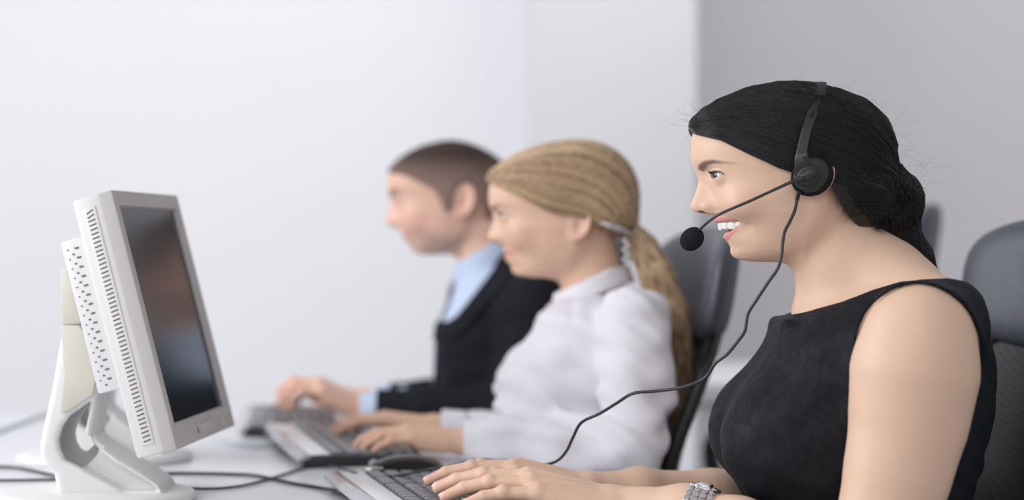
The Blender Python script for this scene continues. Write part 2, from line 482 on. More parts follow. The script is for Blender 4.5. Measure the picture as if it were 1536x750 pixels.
class Head:
    """Yc plane of the head; zmap/xmap own pixel -> template; prof own profile in template units"""
    def __init__(s, Yc, zmap, x0, xs, prof, smile=True, fp_shift=(), skull=True, wide=1.0):
        s.Yc = Yc; s.k = FPX / Yc; s.smile = smile
        zm = np.array(zmap, float); s.zo, s.zt = zm[:, 0], zm[:, 1]
        s.x0, s.xs = x0, xs                         # own x0 <-> template 1047, scale own->template
        s.M = pl([(s.z2t(np.array(z)), s.x2t(x)) for x, z in prof])
        fp = T_FP if not len(fp_shift) else [(z, x + np.interp(z, *zip(*fp_shift))) for z, x in T_FP]
        s.FP = pl(fp); s.NW = pl(T_NW); s.WF = pl([(z, w*wide) for z, w in T_WF]); s.WS = pl([(z, w*wide) for z, w in T_WS])
        zz = np.arange(100, 420, 1.0); kk = np.hanning(61); kk /= kk.sum()
        sm_ = np.convolve(np.pad(s.FP(zz), 30, 'edge'), kk, 'valid'); s.FS = lambda z: np.interp(z, zz, sm_)
        s.ls = xs if xs != 1 else 1.0
        s.u = 1.0 / (s.k * s.xs)                    # metres per template unit
        s.ec = (1079.0, 36.0, 264.0); s.er = 14.0; s.eo = 4.3 if smile else 4.8
    def z2t(s, z):
        z = np.asarray(z, float)
        r = np.interp(z, s.zo, s.zt)
        a = (s.zt[1]-s.zt[0])/(s.zo[1]-s.zo[0]); b = (s.zt[-1]-s.zt[-2])/(s.zo[-1]-s.zo[-2])
        r = np.where(z < s.zo[0], s.zt[0] + (z - s.zo[0])*a, r)
        return np.where(z > s.zo[-1], s.zt[-1] + (z - s.zo[-1])*b, r)
    def t2z(s, z):
        z = np.asarray(z, float)
        r = np.interp(z, s.zt, s.zo)
        a = (s.zt[1]-s.zt[0])/(s.zo[1]-s.zo[0]); b = (s.zt[-1]-s.zt[-2])/(s.zo[-1]-s.zo[-2])
        r = np.where(z < s.zt[0], s.zo[0] + (z - s.zt[0])/a, r)
        return np.where(z > s.zt[-1], s.zo[-1] + (z - s.zt[-1])/b, r)
    def x2t(s, x): return 1047.0 + (np.asarray(x, float) - s.x0) * s.xs
    def t2x(s, x): return s.x0 + (np.asarray(x, float) - 1047.0) / s.xs
    def T(s, X, Y, Z):
        x = X * s.k + CX; z = CY + (CZ - Z) * s.k; l = (s.Yc - Y) * s.k * s.xs
        return s.x2t(x), s.z2t(z), l
    def W(s, x, z, l):
        """template -> metres"""
        x = s.t2x(x); z = s.t2z(z)
        return np.stack(np.broadcast_arrays((x - CX)/s.k, s.Yc - np.asarray(l, float)/(s.k*s.xs), CZ - (z - CY)/s.k), -1)
    def front(s, l, z):
        M, FP, FS = s.M(z), s.FP(z), s.FS(z)
        FP = FS + (FP - FS)*np.exp(-(l/46)**4)
        N = np.exp(-(l / s.NW(z)) ** 2.4)
        q = np.minimum(l / s.WF(z), 0.985)
        C = np.interp(z, [200, 235, 264, 300, 335, 375, 395], [88, 100, 108, 104, 92, 80, 76]) * (1 - np.sqrt(1 - q*q))
        r = FP + (M - FP) * N + C
        # lips
        zu, zl = s.mouth(l)
        m = np.exp(-(l/32)**4)
        r = r - 2.6*m*np.exp(-((z - zu + 4.5)/4.0)**2) - 3.0*m*np.exp(-((z - zl - 5)/4.5)**2)
        if not s.smile: r = r + 2.5*m*np.exp(-((z - zu)/1.8)**2)
        return r
    def mouth(s, l):
        q = np.minimum(l / 40.0, 1.0)
        if s.smile: return 334 - 3*q*q + 0*l, 351.5 - 20.5*q**1.6
        return 337 - 3.0*q*q + 0*l, 337 - 3.0*q*q + 0*l
    def head(s, X, Y, Z):
        x, z, ls = s.T(X, Y, Z); l = np.abs(ls)
        f = s.front(l, z) - x                              # >0 outside in front
        f = f * 0.8
        side = l - s.WS(z)
        jb = np.interp(x, [1096,1127,1165,1200,1240], [392,393,393,384,352]) - 24*np.clip(l/60, 0, 1.3)**2
        bot = (z - jb) * 0.9
        d = smax(f, side, 26); d = smax(d, bot, 14); d = smax(d, x - 1232, 30)
        d = smax(d, 172 - z + (x - 1040)*0.2, 30)
        # cheek fullness
        if s.smile:
            d = smin(d, s._e(x, z, l, (1110, 306, 44), (26, 20, 24)), 22)
        else:
            d = smin(d, s._e(x, z, l, (1112, 300, 46), (28, 26, 24)), 20)
        # skull
        d = smin(d, s._e(x, z, l, (1186, 226, 0), (141, 94, 79)), 14)
        # socket, ball with lids, brow
        d = smax(d, -s._e(x, z, l, (1051, 264, 35), (12, 10, 17)), 10)
        ex, ey, ez = s.ec
        rr = np.sqrt((x-ex)**2 + (l-ey)**2 + (z-ez)**2)
        d = smin(d, rr - (s.er + 1.8), 5)
        az = np.arctan2(l - ey, ex - x)
        h = s.eo*np.sqrt(np.clip(1 - ((az - 0.22)/1.15)**2, 0, 1))
        zc = 264.3 - 1.2*np.clip(az, -1, 1.3)
        ap = np.maximum(np.abs(z - zc) - h, rr - 19.5)
        ap = np.maximum(ap, np.abs(az - 0.22) * 10 - 11.5)
        d = smax(d, -ap, 1.6)
        # upper lid crease and lower lid fold
        d = d + 1.0*np.exp(-((z - (zc - 9.5))/2.0)**2) * np.exp(-((rr-17)/6)**2) * (x < ex+6)
        # wing of the nose and nostril
        d = smin(d, s._e(x, z, l, (1063, 309.5, 12), (11.5, 8.5, 6.5)), 5)
        d = smax(d, -s._e(x, z, l, (1055, 319.5, 7.0), (8.5, 4.6, 3.6)), 3)
        # crease beside the smile
        if s.smile:
            zu, zl = s.mouth(l)
            cav = np.maximum(np.maximum(zu - z, z - zl), l - 39.5)
            cav = np.maximum(cav, x - (s.front(l, z) + 26))
            d = smax(d, -cav*0.9, 2.5)
            for (a, b) in (((1085,22,312),(1103,34,322)), ((1103,34,322),(1117,44,338)), ((1117,44,338),(1122,46,356))):
                d = d + 1.7*np.exp(-(s._seg(x, z, l, a, b, 0.0)/7.0)**2)
        return d * s.u
    def _e(s, x, z, l, c, r):
        u = (x - c[0])/r[0]; v = (z - c[1])/r[1]; w = (l - c[2])/r[2]
        k0 = np.sqrt(u*u + v*v + w*w); k1 = np.sqrt((u/r[0])**2 + (v/r[1])**2 + (w/r[2])**2) + 1e-9
        return k0*(k0 - 1)/k1
    def _seg(s, x, z, l, a, b, r):
        ax, al, az = a; bx_, bl, bz = b; d = (bx_-ax, bl-al, bz-az); L = d[0]**2 + d[1]**2 + d[2]**2
        t = np.clip(((x-ax)*d[0] + (l-al)*d[1] + (z-az)*d[2])/L, 0, 1)
        return np.sqrt((x-ax-t*d[0])**2 + (l-al-t*d[1])**2 + (z-az-t*d[2])**2) - r
    def ear(s, X, Y, Z, c=(1222, 84, 296), sc=1.0, lobe_only=False):
        x, z, ls = s.T(X, Y, Z); l = np.abs(ls)
        x = (x - c[0])/sc; z = (z - c[2])/sc; l = (l - c[1])/sc
        x, z = x*0.96 + z*0.28, -x*0.28 + z*0.96           # leans back
        l = l - x*0.35                                       # stands off the head at the rear
        th = np.arctan2(z, x)
        o = np.sqrt((x/19)**2 + (z/29)**2)
        d = smax(np.sqrt(((o - 1)*21)**2 + (l*1.0)**2) - 4.6, z - 40, 3)     # rim
        d = smin(d, s._e(x, z, l, (-2, 0, -5), (18, 27, 5)), 5)               # plate
        d = smin(d, s._e(x, z, l, (-7, 24, -1), (9, 10, 5)), 5)               # lobe
        d = smin(d, np.sqrt(((np.sqrt(((x-5)/8)**2 + ((z+3)/15)**2) - 1)*9)**2 + (l+1)**2) - 3.0, 3)
        d = smax(d, -s._e(x, z, l, (-4, 3, 0), (8, 11, 7)), 4)                # hollow
        d = smin(d, s._e(x, z, l, (-14, 4, 1), (5, 6, 4)), 3)                 # flap at the front
        return d * s.u * sc * 0.9
    def prims(s):
        lo = np.array([(s.t2x(1025) - CX)/s.k, s.Yc - 95*s.u, CZ - (s.t2z(405) - CY)/s.k])
        hi = np.array([(s.t2x(1340) - CX)/s.k, s.Yc + 95*s.u, CZ - (s.t2z(120) - CY)/s.k])
        return (s.head, lo, hi)
    def ear_prim(s, **kw):
        c = kw.get('c', (1222, 84, 296)); sc = kw.get('sc', 1.0)
        a = s.W(c[0] - 42*sc, c[2] + 45*sc, 118); b = s.W(c[0] + 42*sc, c[2] - 45*sc, -118)
        return (lambda X, Y, Z: s.ear(X, Y, Z, **kw), np.minimum(a, b), np.maximum(a, b))
    def colour(s, V, base, lip, flush, brow, lash=True, stubble=None, brow_w=4.2, hand=None):
        x, z, ls = s.T(V[:, 0], V[:, 1], V[:, 2]); l = np.abs(ls)
        c = np.tile(np.array(base, float), (len(V), 1))
        def mixc(w, col):
            w = np.clip(w, 0, 1)[:, None]; c[:] = c*(1 - w) + np.array(col, float)*w
        nearhead = (z < 410) & (l < 110) & (x < 1260)
        e = lambda cx, cz, cl, rx, rz, rl: np.exp(-(((x-cx)/rx)**2 + ((z-cz)/rz)**2 + ((l-cl)/rl)**2))
        mixc(0.55*e(1108, 302, 50, 34, 20, 30)*nearhead, flush)
        mixc(0.35*e(1040, 309, 4, 12, 9, 14)*nearhead, flush)
        mixc(0.5*e(1225, 290, 90, 30, 40, 20)*nearhead, flush)
        zu, zl = s.mouth(l)
        inx = (x < s.front(l, z) + 9) & (x < 1135)
        if s.smile:
            w = np.where((z < zu + 1.5) & (z > zu - 8.5*(1 - (l/42)**2)) & (l < 41) & inx, 1.0, 0)
            w2 = np.where((z > zl - 1.5) & (z < zl + 11*(1 - (l/39)**2)) & (l < 41) & inx, 1.0, 0)
            mixc(0.85*np.maximum(w, w2), lip)
            inside = (x > s.front(l, z) + 4) & (x < 1134) & (z > zu + .3) & (z < zl - .3) & (l < 38)
            mixc(inside*1.0, (0.10, 0.025, 0.022))
        else:
            w = np.where((z < zu + 11*(1-(l/30)**2)) & (z > zu - 8*(1-(l/30)**2)) & (l < 28) & (x < 1130), 1.0, 0)
            mixc(0.75*w, lip)
        # brow: an arch above the eye
        bx_ = np.array([14, 24, 36, 50, 68.]); bz = np.array([254.5, 251, 247, 245, 248.])
        bl = np.interp(l, bx_, bz); wd = np.interp(l, [10, 16, 40, 70], [0, 1, 0.8, 0.45])*brow_w
        w = np.clip(1.6 - np.abs(z - bl)/np.maximum(wd, 0.01)*1.1, 0, 1)*(l > 10)*(l < 70)*(x < 1120)*(z < 262)
        w = w*np.clip((72 - l)/22, 0, 1)
        mixc(0.86*w, brow)
        # lid line
        if lash:
            ex, ey, ez = s.ec
            rr = np.sqrt((x-ex)**2 + (l-ey)**2 + (z-ez)**2); az = np.arctan2(l - ey, ex - x)
            h = s.eo*np.sqrt(np.clip(1 - ((az - 0.22)/1.15)**2, 0, 1)); zc = 264.3 - 1.2*np.clip(az, -1, 1.3)
            w = np.exp(-((z - (zc - h))/1.5)**2)*(rr < 19)*(np.abs(az-0.25) < 1.35)*(x < ex+4)
            mixc(0.9*w, (0.03, 0.022, 0.02))
            w = np.exp(-((z - (zc + h))/1.2)**2)*(rr < 19)*(np.abs(az-0.25) < 1.2)*(x < ex+4)
            mixc(0.5*w, (0.10, 0.06, 0.055))
        w = s._e(x, z, l, (1055, 320, 7.0), (8.0, 4.2, 3.3)) < 1.5
        mixc(0.7*w, (0.22, 0.09, 0.07))
        if stubble is not None:
            w = np.clip((z - 322)/25, 0, 1)*np.clip((400 - z)/12, 0, 1)*(x < 1215)*(l < 90)*nearhead*0.42
            mixc(w, stubble)
            mixc(0.3*np.clip((x-1170)/30, 0, 1)*(z > 262)*(z < 330)*(x < 1205)*nearhead, stubble)
        return c
    def eye(s, sign, parent, iris=(0.10, 0.07, 0.05)):
        n, m = 40, 28
        V = []; Fc = []; Cc = []
        r = s.er
        for i in range(m + 1):
            th = math.pi*i/m                                # from the gaze pole
            for j in range(n):
                ph = 2*math.pi*j/n
                d = np.array([-math.cos(th), math.sin(th)*math.cos(ph), math.sin(th)*math.sin(ph)])
                bul = 1.0 + 0.07*max(0, 1 - (th/0.5)**2)
                V.append(d*r*bul)
                if th < 0.20: Cc.append((0.005, 0.005, 0.006))
                elif th < 0.54: Cc.append(iris)
                elif th < 0.60: Cc.append((0.05, 0.04, 0.04))
                else: Cc.append((0.80, 0.76, 0.75))
        for i in range(m):
            for j in range(n):
                Fc.append((i*n + j, i*n + (j+1) % n, (i+1)*n + (j+1) % n, (i+1)*n + j))
        V = np.array(V)
        a = math.radians(14)
        x = V[:, 0]*math.cos(a) - V[:, 1]*math.sin(a)*-1; y = V[:, 1]*math.cos(a) - V[:, 0]*math.sin(a)
        Wd = s.W(s.ec[0] + x, s.ec[2] + V[:, 2] + 0.6, sign*(s.ec[1] + y*1.0))
        me = np_mesh('eye', Wd, np.array(Fc), np.array(Cc))
        return link('eye', me, M_EYE, parent)
    def lashes(s, sign, parent, n=26, ln=8.0, nm='eyelashes'):
        ps = []
        for i in range(n):
            az = -0.55 + 1.85*i/(n-1)
            h = s.eo*math.sqrt(max(0, 1 - ((az - 0.22)/1.15)**2)); zc = 264.3 - 1.2*az
            rl = s.er + 2.2
            p0 = np.array([s.ec[0] - rl*math.cos(az), s.ec[1] + rl*math.sin(az), zc - h])
            d = np.array([-math.cos(az), math.sin(az), 0.0])
            L = ln*(0.6 + 0.5*i/(n-1))
            pts = [p0 + d*L*t + np.array([0, 0, 1])*(1.6*math.sin(t*2.4) - 3.8*t*t)*L/8 for t in np.linspace(0, 1, 6)]
            ps.append([s.W(p[0], p[2], sign*p[1]) for p in pts])
        V, Q = tubes_np(np.array(ps), np.array([0.9, 0.85, 0.7, 0.5, 0.3, 0.12])*0.42*s.u, 4)
        return link(nm, np_mesh(nm, V, Q), M_LASH, parent)

def polar_cap(hd, ctr, outline, Wl, off=0.0):
    """volume round ctr whose side outline passes through the given own-pixel points"""
    o = np.array(outline, float)
    cx, cz = ctr
    th = np.arctan2(o[:, 1] - cz, o[:, 0] - cx); r = np.hypot(o[:, 0] - cx, o[:, 1] - cz)
    od = np.argsort(th); th, r = th[od], r[od]
    tt = np.linspace(-math.pi, math.pi, 721)
    rr = np.interp(tt, np.r_[th - 2*math.pi, th, th + 2*math.pi], np.r_[r, r, r])
    k = np.hanning(25); k /= k.sum()
    rr = np.convolve(np.r_[rr[-13:-1], rr, rr[1:13]], k, 'valid')
    k1 = hd.k
    def f(X, Y, Z):
        x = X*k1 + CX - cx; z = CY + (CZ - Z)*k1 - cz; l = (hd.Yc - Y)*k1
        rho = np.hypot(x, z); R = np.interp(np.arctan2(z, x), tt, rr)
        q = ((rho/R)**2.6 + (np.abs(l)/Wl)**2.6)**(1/2.6)
        return (q - 1)*np.minimum(Wl, 70)/k1 - off
    def lat(x, z, grow=0.0):
        R = np.interp(np.arctan2(z - cz, x - cx), tt, rr) + grow
        q = np.hypot(x - cx, z - cz)/R
        return (Wl + grow)*np.clip(1 - q**2.6, 0, 1)**(1/2.6)
    m = rr.max() + 5
    lo = np.array([(cx - m - CX)/k1, hd.Yc - (Wl + 5)/k1, CZ - (cz + m - CY)/k1])
    hi = np.array([(cx + m - CX)/k1, hd.Yc + (Wl + 5)/k1, CZ - (cz - m - CY)/k1])
    return (f, lo, hi), lat

def poly_sd(poly):
    """signed distance (px, negative inside) to a 2D polygon"""
    p = np.array(poly, float); q = np.roll(p, -1, 0)
    def f(x, z):
        d2 = np.full(np.shape(x), 1e18); c = np.zeros(np.shape(x), bool)
        for a, b in zip(p, q):
            e = b - a; wx = x - a[0]; wz = z - a[1]
            t = np.clip((wx*e[0] + wz*e[1])/(e @ e), 0, 1)
            d2 = np.minimum(d2, (wx - t*e[0])**2 + (wz - t*e[1])**2)
            cr = ((a[1] > z) != (b[1] > z))
            if a[1] != b[1]:
                c ^= cr & (x < (b[0]-a[0])*(z-a[1])/(b[1]-a[1]) + a[0])
        return np.sqrt(d2)*np.where(c, -1, 1)
    return f

class Loft:
    """trunk: front x, back x and half width for each height (own pixels on plane Yc)"""
    def __init__(s, Yc, rows, n=2.4, grow=0.0):
        s.Yc = Yc; s.k = FPX/Yc; a = np.array(rows, float)
        z = np.linspace(a[0, 0], a[-1, 0], 400); s.z = z
        kk = np.hanning(23); kk /= kk.sum()
        sm = lambda v: np.convolve(np.pad(np.interp(z, a[:, 0], v), 11, 'reflect', reflect_type='odd'), kk, 'valid')
        s.f, s.b, s.w = sm(a[:, 1]), sm(a[:, 2]), sm(a[:, 3]); s.n = n; s.grow = grow
        s.z0, s.z1 = a[0, 0], a[-1, 0]
    def __call__(s, X, Y, Z, grow=None):
        g = (s.grow if grow is None else grow)*s.k
        x = X*s.k + CX; z = CY + (CZ - Z)*s.k; l = np.abs(s.Yc - Y)*s.k
        f = np.interp(z, s.z, s.f); b = np.interp(z, s.z, s.b); w = np.interp(z, s.z, s.w)
        rx = (b - f)/2; c = (b + f)/2
        q = ((np.abs(x - c)/rx)**s.n + (l/w)**s.n)**(1/s.n)
        d = (q - 1)*np.minimum(rx, w) - g
        d = smax(d, (s.z0 - z) - g, 24); d = smax(d, z - s.z1 - g, 24)
        return d/s.k
    def prim(s, grow=0.0):
        m = 8 + grow*s.k
        lo = np.array([(s.f.min() - m - CX)/s.k, s.Yc - (s.w.max() + m)/s.k, CZ - (s.z1 + m - CY)/s.k])
        hi = np.array([(s.b.max() + m - CX)/s.k, s.Yc + (s.w.max() + m)/s.k, CZ - (s.z0 - m - CY)/s.k])
        return (lambda X, Y, Z: s(X, Y, Z, grow), lo, hi)

# ------------------------------------------------------------------ hands
def hand_prim(wrist, fwd, side, scale=1.0, curl=1.0, spread=1.0, thick=1.0, lift=0.0, palm_pitch=0.0, elbow=None):
    """typing hand, palm down. fwd towards the fingertips, side towards the thumb"""
    wrist = np.asarray(wrist, float); f = np.asarray(fwd, float); f /= np.linalg.norm(f)
    sd = np.asarray(side, float); sd = sd - f*(sd @ f); sd /= np.linalg.norm(sd)
    up = np.array([0, 0, 1.0]); up = up - f*(up @ f) - sd*(up @ sd); up /= np.linalg.norm(up)
    def Wp(p): return wrist + scale*(p[0]*f) + scale*0.92*p[1]*sd + scale*0.92*p[2]*up
    cp, sp = math.cos(palm_pitch), math.sin(palm_pitch)
    def rot(p): return (p[0]*cp - p[2]*sp, p[1], p[0]*sp + p[2]*cp)
    R = scale*0.93*thick
    fingers = []
    spec = [  # mcp, lengths, base pitch (deg, down positive), curl steps, yaw
        ((.090, .027, .010), (.044, .026, .022), 8, (22, 26), 5, (.0097, .0086, .0078, .0066)),
        ((.094, .007, .013), (.048, .030, .023), 8, (26, 30), 1, (.0099, .0088, .0079, .0067)),
        ((.088, -.013, .011), (.044, .028, .023), 10, (28, 28), -4, (.0094, .0083, .0075, .0064)),
        ((.078, -.031, .005), (.036, .021, .020), 10, (22, 26), -10, (.0086, .0075, .0068, .0058)),
    ]
    segs = []; tips = []; mcps = []
    for mcp, L, bp, cu, yaw, rad in spec:
        p = np.array(rot(mcp)); y = math.radians(yaw*spread); a = math.radians(bp*curl) - palm_pitch*0.5
        chain = [p]
        for i, l_ in enumerate(L):
            d = np.array([math.cos(a)*math.cos(y), math.cos(a)*math.sin(y), -math.sin(a)])
            p = p + l_*d; chain.append(p)
            if i < 2: a += math.radians(cu[i]*curl)
        wch = [Wp(q) for q in chain]; mcps.append((wch[0], rad[0]*R*1.08)); tips.append((wch[3], rad[3]*R, wch[3] - wch[2]))
        segs.append([(wch[i], wch[i+1], rad[i]*R, rad[i+1]*R) for i in range(3)])
    th = [(.022, .022, -.008), (.050, .044, -.016), (.078, .058, -.020), (.103, .060, -.026)]
    tw = [Wp(rot(q)) for q in th]; tr = [.0150, .0115, .0098, .0075]
    thumb = [(tw[i], tw[i+1], tr[i]*R, tr[i+1]*R) for i in range(3)]
    tips.append((tw[3], tr[3]*R, tw[3] - tw[2]))
    palm = []
    base = [(.004, .013, 0), (.004, .004, .001), (.004, -.006, .001), (.004, -.014, -.001)]
    for b, (m, r) in zip(base, mcps): palm.append(rcone(Wp(b), m, .0155*R, r*1.12)[0])
    palm.append(rcone(Wp((.03, -.018, -.006)), Wp(rot((.066, -.026, -.005))), .014*R, .012*R)[0])
    palm.append(rcone(Wp((.03, .0, -.004)), Wp(rot((.075, .008, -.004))), .014*R, .012*R)[0])
    fseg = [[rcone(*s_)[0] for s_ in sg] for sg in segs]; tseg = [rcone(*s_)[0] for s_ in thumb]
    knuck = [ell(sg[1][0] + up*0.0012*scale, (np.array([.0088, .0088, .0088])*R))[0] for sg in segs]
    tend = [rcone(Wp(b) + up*.0145*R, m[0] + up*m[1]*0.92, .0022*R, .0030*R)[0] for b, m in zip(base, mcps)]
    def fn(X, Y, Z):
        fm = None
        for sg, kn in zip(fseg, knuck):
            d = smin(smin(sg[0](X, Y, Z), sg[1](X, Y, Z), .003), sg[2](X, Y, Z), .003)
            d = smin(d, kn(X, Y, Z), .004)
            fm = d if fm is None else smin(fm, d, .0012)
        p = palm[0](X, Y, Z)
        for q in palm[1:]: p = smin(p, q(X, Y, Z), .010)
        for q in tend: p = smin(p, q(X, Y, Z), .006)
        t = smin(smin(tseg[0](X, Y, Z), tseg[1](X, Y, Z), .004), tseg[2](X, Y, Z), .004)
        return smin(smin(p, fm, .007), t, .009)
    allp = np.array([s_[1] for sg in segs for s_ in sg] + [m[0] for m in mcps] + tw + [Wp(b) for b in base])
    return (fn, allp.min(0) - .02, allp.max(0) + .02), tips, [sg[1][0] for sg in segs] + [m[0] for m in mcps], up

def hand_colour(V, c, knuckles, tips, red=(0.70, 0.36, 0.30), nail=(0.80, 0.56, 0.50)):
    for k in knuckles:
        w = 0.55*np.exp(-(np.linalg.norm(V - k, axis=1)/0.010)**2)[:, None]; c[:] = c*(1-w) + np.array(red)*w
    for t, r, d in tips:
        w = 0.50*np.exp(-(np.linalg.norm(V - t, axis=1)/0.020)**2)[:, None]; c[:] = c*(1-w) + np.array(red)*w

def nails(tips, up, parent, mat_):
    for t, r, d in tips:
        d = d/np.linalg.norm(d); u = up - d*(up @ d); u /= np.linalg.norm(u); s_ = np.cross(d, u)
        c = t + u*r*0.60 + d*r*0.05
        bm = bmesh.new()
        bmesh.ops.create_uvsphere(bm, u_segments=14, v_segments=8, radius=1.0)
        M = Matrix(((d[0]*r*0.95, s_[0]*r*0.66, u[0]*r*0.42, c[0]), (d[1]*r*0.95, s_[1]*r*0.66, u[1]*r*0.42, c[1]),
                    (d[2]*r*0.95, s_[2]*r*0.66, u[2]*r*0.42, c[2]), (0, 0, 0, 1)))
        bmesh.ops.transform(bm, matrix=M, verts=bm.verts)
        bmesh.ops.recalc_face_normals(bm, faces=bm.faces)
        link('fingernail', bm_mesh('fingernail', bm), mat_, parent)
M_NAIL = mat('nail', (0.80, 0.60, 0.52), 0.25, 0, 0.5)

def ride(field, rows, off, jitter=.0006):
    """bring strand points onto the surface of the field"""
    p = rows.reshape(-1, 3).copy(); e = .0008
    j = np.repeat(rng.uniform(-.0003, jitter, rows.shape[0]), rows.shape[1])
    for it in range(3):
        d = field(p[:, 0], p[:, 1], p[:, 2])
        g = np.stack([field(p[:, 0] + e*(k == 0), p[:, 1] + e*(k == 1), p[:, 2] + e*(k == 2)) - d for k in range(3)], 1)/e
        n2 = np.maximum((g*g).sum(1), .15)
        st = np.clip((d - off - j)/n2, -.012, .012)
        p -= g*st[:, None]
    return p.reshape(rows.shape)

def strands(name, ctrl_rows, parent, mat_, r, colfn, M=12, sides=3, world=None):
    """ctrl_rows: (N,M,3) world points"""
    V, Q = tubes_np(ctrl_rows, r, sides)
    N = len(ctrl_rows)
    c = np.repeat(colfn(N), ctrl_rows.shape[1]*sides, 0)
    o = link(name, np_mesh(name, V, Q, c), mat_, parent)
    tag(o, kind='stuff')
    return o

# ------------------------------------------------------------------ the room
def struct(o): o['kind'] = 'structure'; return o
struct(box_obj('floor', (0, 3.5, -.05), (14, 12, .1), M_FLOOR))
struct(box_obj('wall_back', (-3.20, 5.40, 1.6), (6.52, .12, 3.4), M_WALL_WHITE))
struct(box_obj('wall_pillar', (.315, 5.19, 1.6), (.515, .5, 3.4), M_PILLAR_SHADE, bev=.012))
struct(box_obj('wall_right', (3.6, 6.3, 1.6), (6.3, .12, 3.4), M_SHADE_GREY))
struct(box_obj('baseboard_back', (-3.20, 5.33, .05), (6.5, .016, .1), M_WALL_WHITE, bev=.003))

# ------------------------------------------------------------------ the long desk
dk = empty('desk', (-.55, 2.4, 0)); WORLD_KIDS.add(dk.name)
tag(dk, 'long glossy white desk top that the three people share', 'desk')
DX1 = .235
box_obj('desk_top', ((-1.5 + DX1)/2, 2.315, .7225), (1.5 + DX1, 2.03, .025), M_DESK, dk, bev=.002)
for x in (-1.42, DX1 - .08):
    for y in (1.36, 2.36, 3.28):
        box_obj('leg', (x, y, .355), (.05, .05, .71), M_SILVER, dk, bev=.004)
ZD = .735

# white side table far behind
ft = empty('side_table', (1.1, 4.3, 0)); WORLD_KIDS.add(ft.name)
tag(ft, 'white table standing far behind against the shaded right wall', 'table')
box_obj('table_top', (1.05, 4.2, .725), (1.25, .7, .05), M_DESK, ft, bev=.004)
box_obj('side_panel', (.485, 4.2, .35), (.09, .66, .70), M_DESK, ft, bev=.004)
box_obj('side_panel', (1.63, 4.2, .35), (.09, .66, .70), M_DESK, ft, bev=.004)
box_obj('under_top_shade', (1.06, 4.5, .42), (1.06, .02, .5), M_SHADE_GREY, ft)  # grey sheet paints in the shade under the white table top

# ------------------------------------------------------------------ office chairs
def pad(name, cfn, hs, z0, z1, th, mat_, parent, ns=26, nt=22, e=3.2):
    """soft rounded slab following cfn(s,z)->(x,y); hs half span, th half thickness"""
    V = []; Fc = []
    for side in (-1, 1):
        for j in range(nt + 1):
            for i in range(ns + 1):
                a = math.sin((i/ns - .5)*math.pi); b = math.sin((j/nt - .5)*math.pi)
                k = (abs(a)**e + abs(b)**e)
                sx = a/max(1e-6, max(abs(a), abs(b)))*1.0
                # square grid mapped to a rounded outline
                q = max(abs(a), abs(b)); n = (abs(a)**e + abs(b)**e)**(1/e)
                r = q/n if n > 1e-6 else 1
                u, v = a*r, b*r
                t = th*math.sqrt(max(0, 1 - min(1, (abs(u)**e + abs(v)**e))**2.2))
                z = (z0 + z1)/2 + v*(z1 - z0)/2
                x, y = cfn(u*hs, z)
                V.append((x + side*t, y, z))
    n1 = (ns + 1)*(nt + 1)
    for sd in (0, 1):
        for j in range(nt):
            for i in range(ns):
                q = [sd*n1 + j*(ns+1) + i, sd*n1 + j*(ns+1) + i + 1, sd*n1 + (j+1)*(ns+1) + i + 1, sd*n1 + (j+1)*(ns+1) + i]
                Fc.append(q if sd else q[::-1])
    bm = bmesh.new(); vs = [bm.verts.new(v) for v in V]
    for q in Fc:
        try: bm.faces.new([vs[k] for k in q])
        except ValueError: pass
    bmesh.ops.remove_doubles(bm, verts=bm.verts, dist=1e-5)
    bmesh.ops.recalc_face_normals(bm, faces=bm.faces)
    return link(name, bm_mesh(name, bm), mat_, parent)

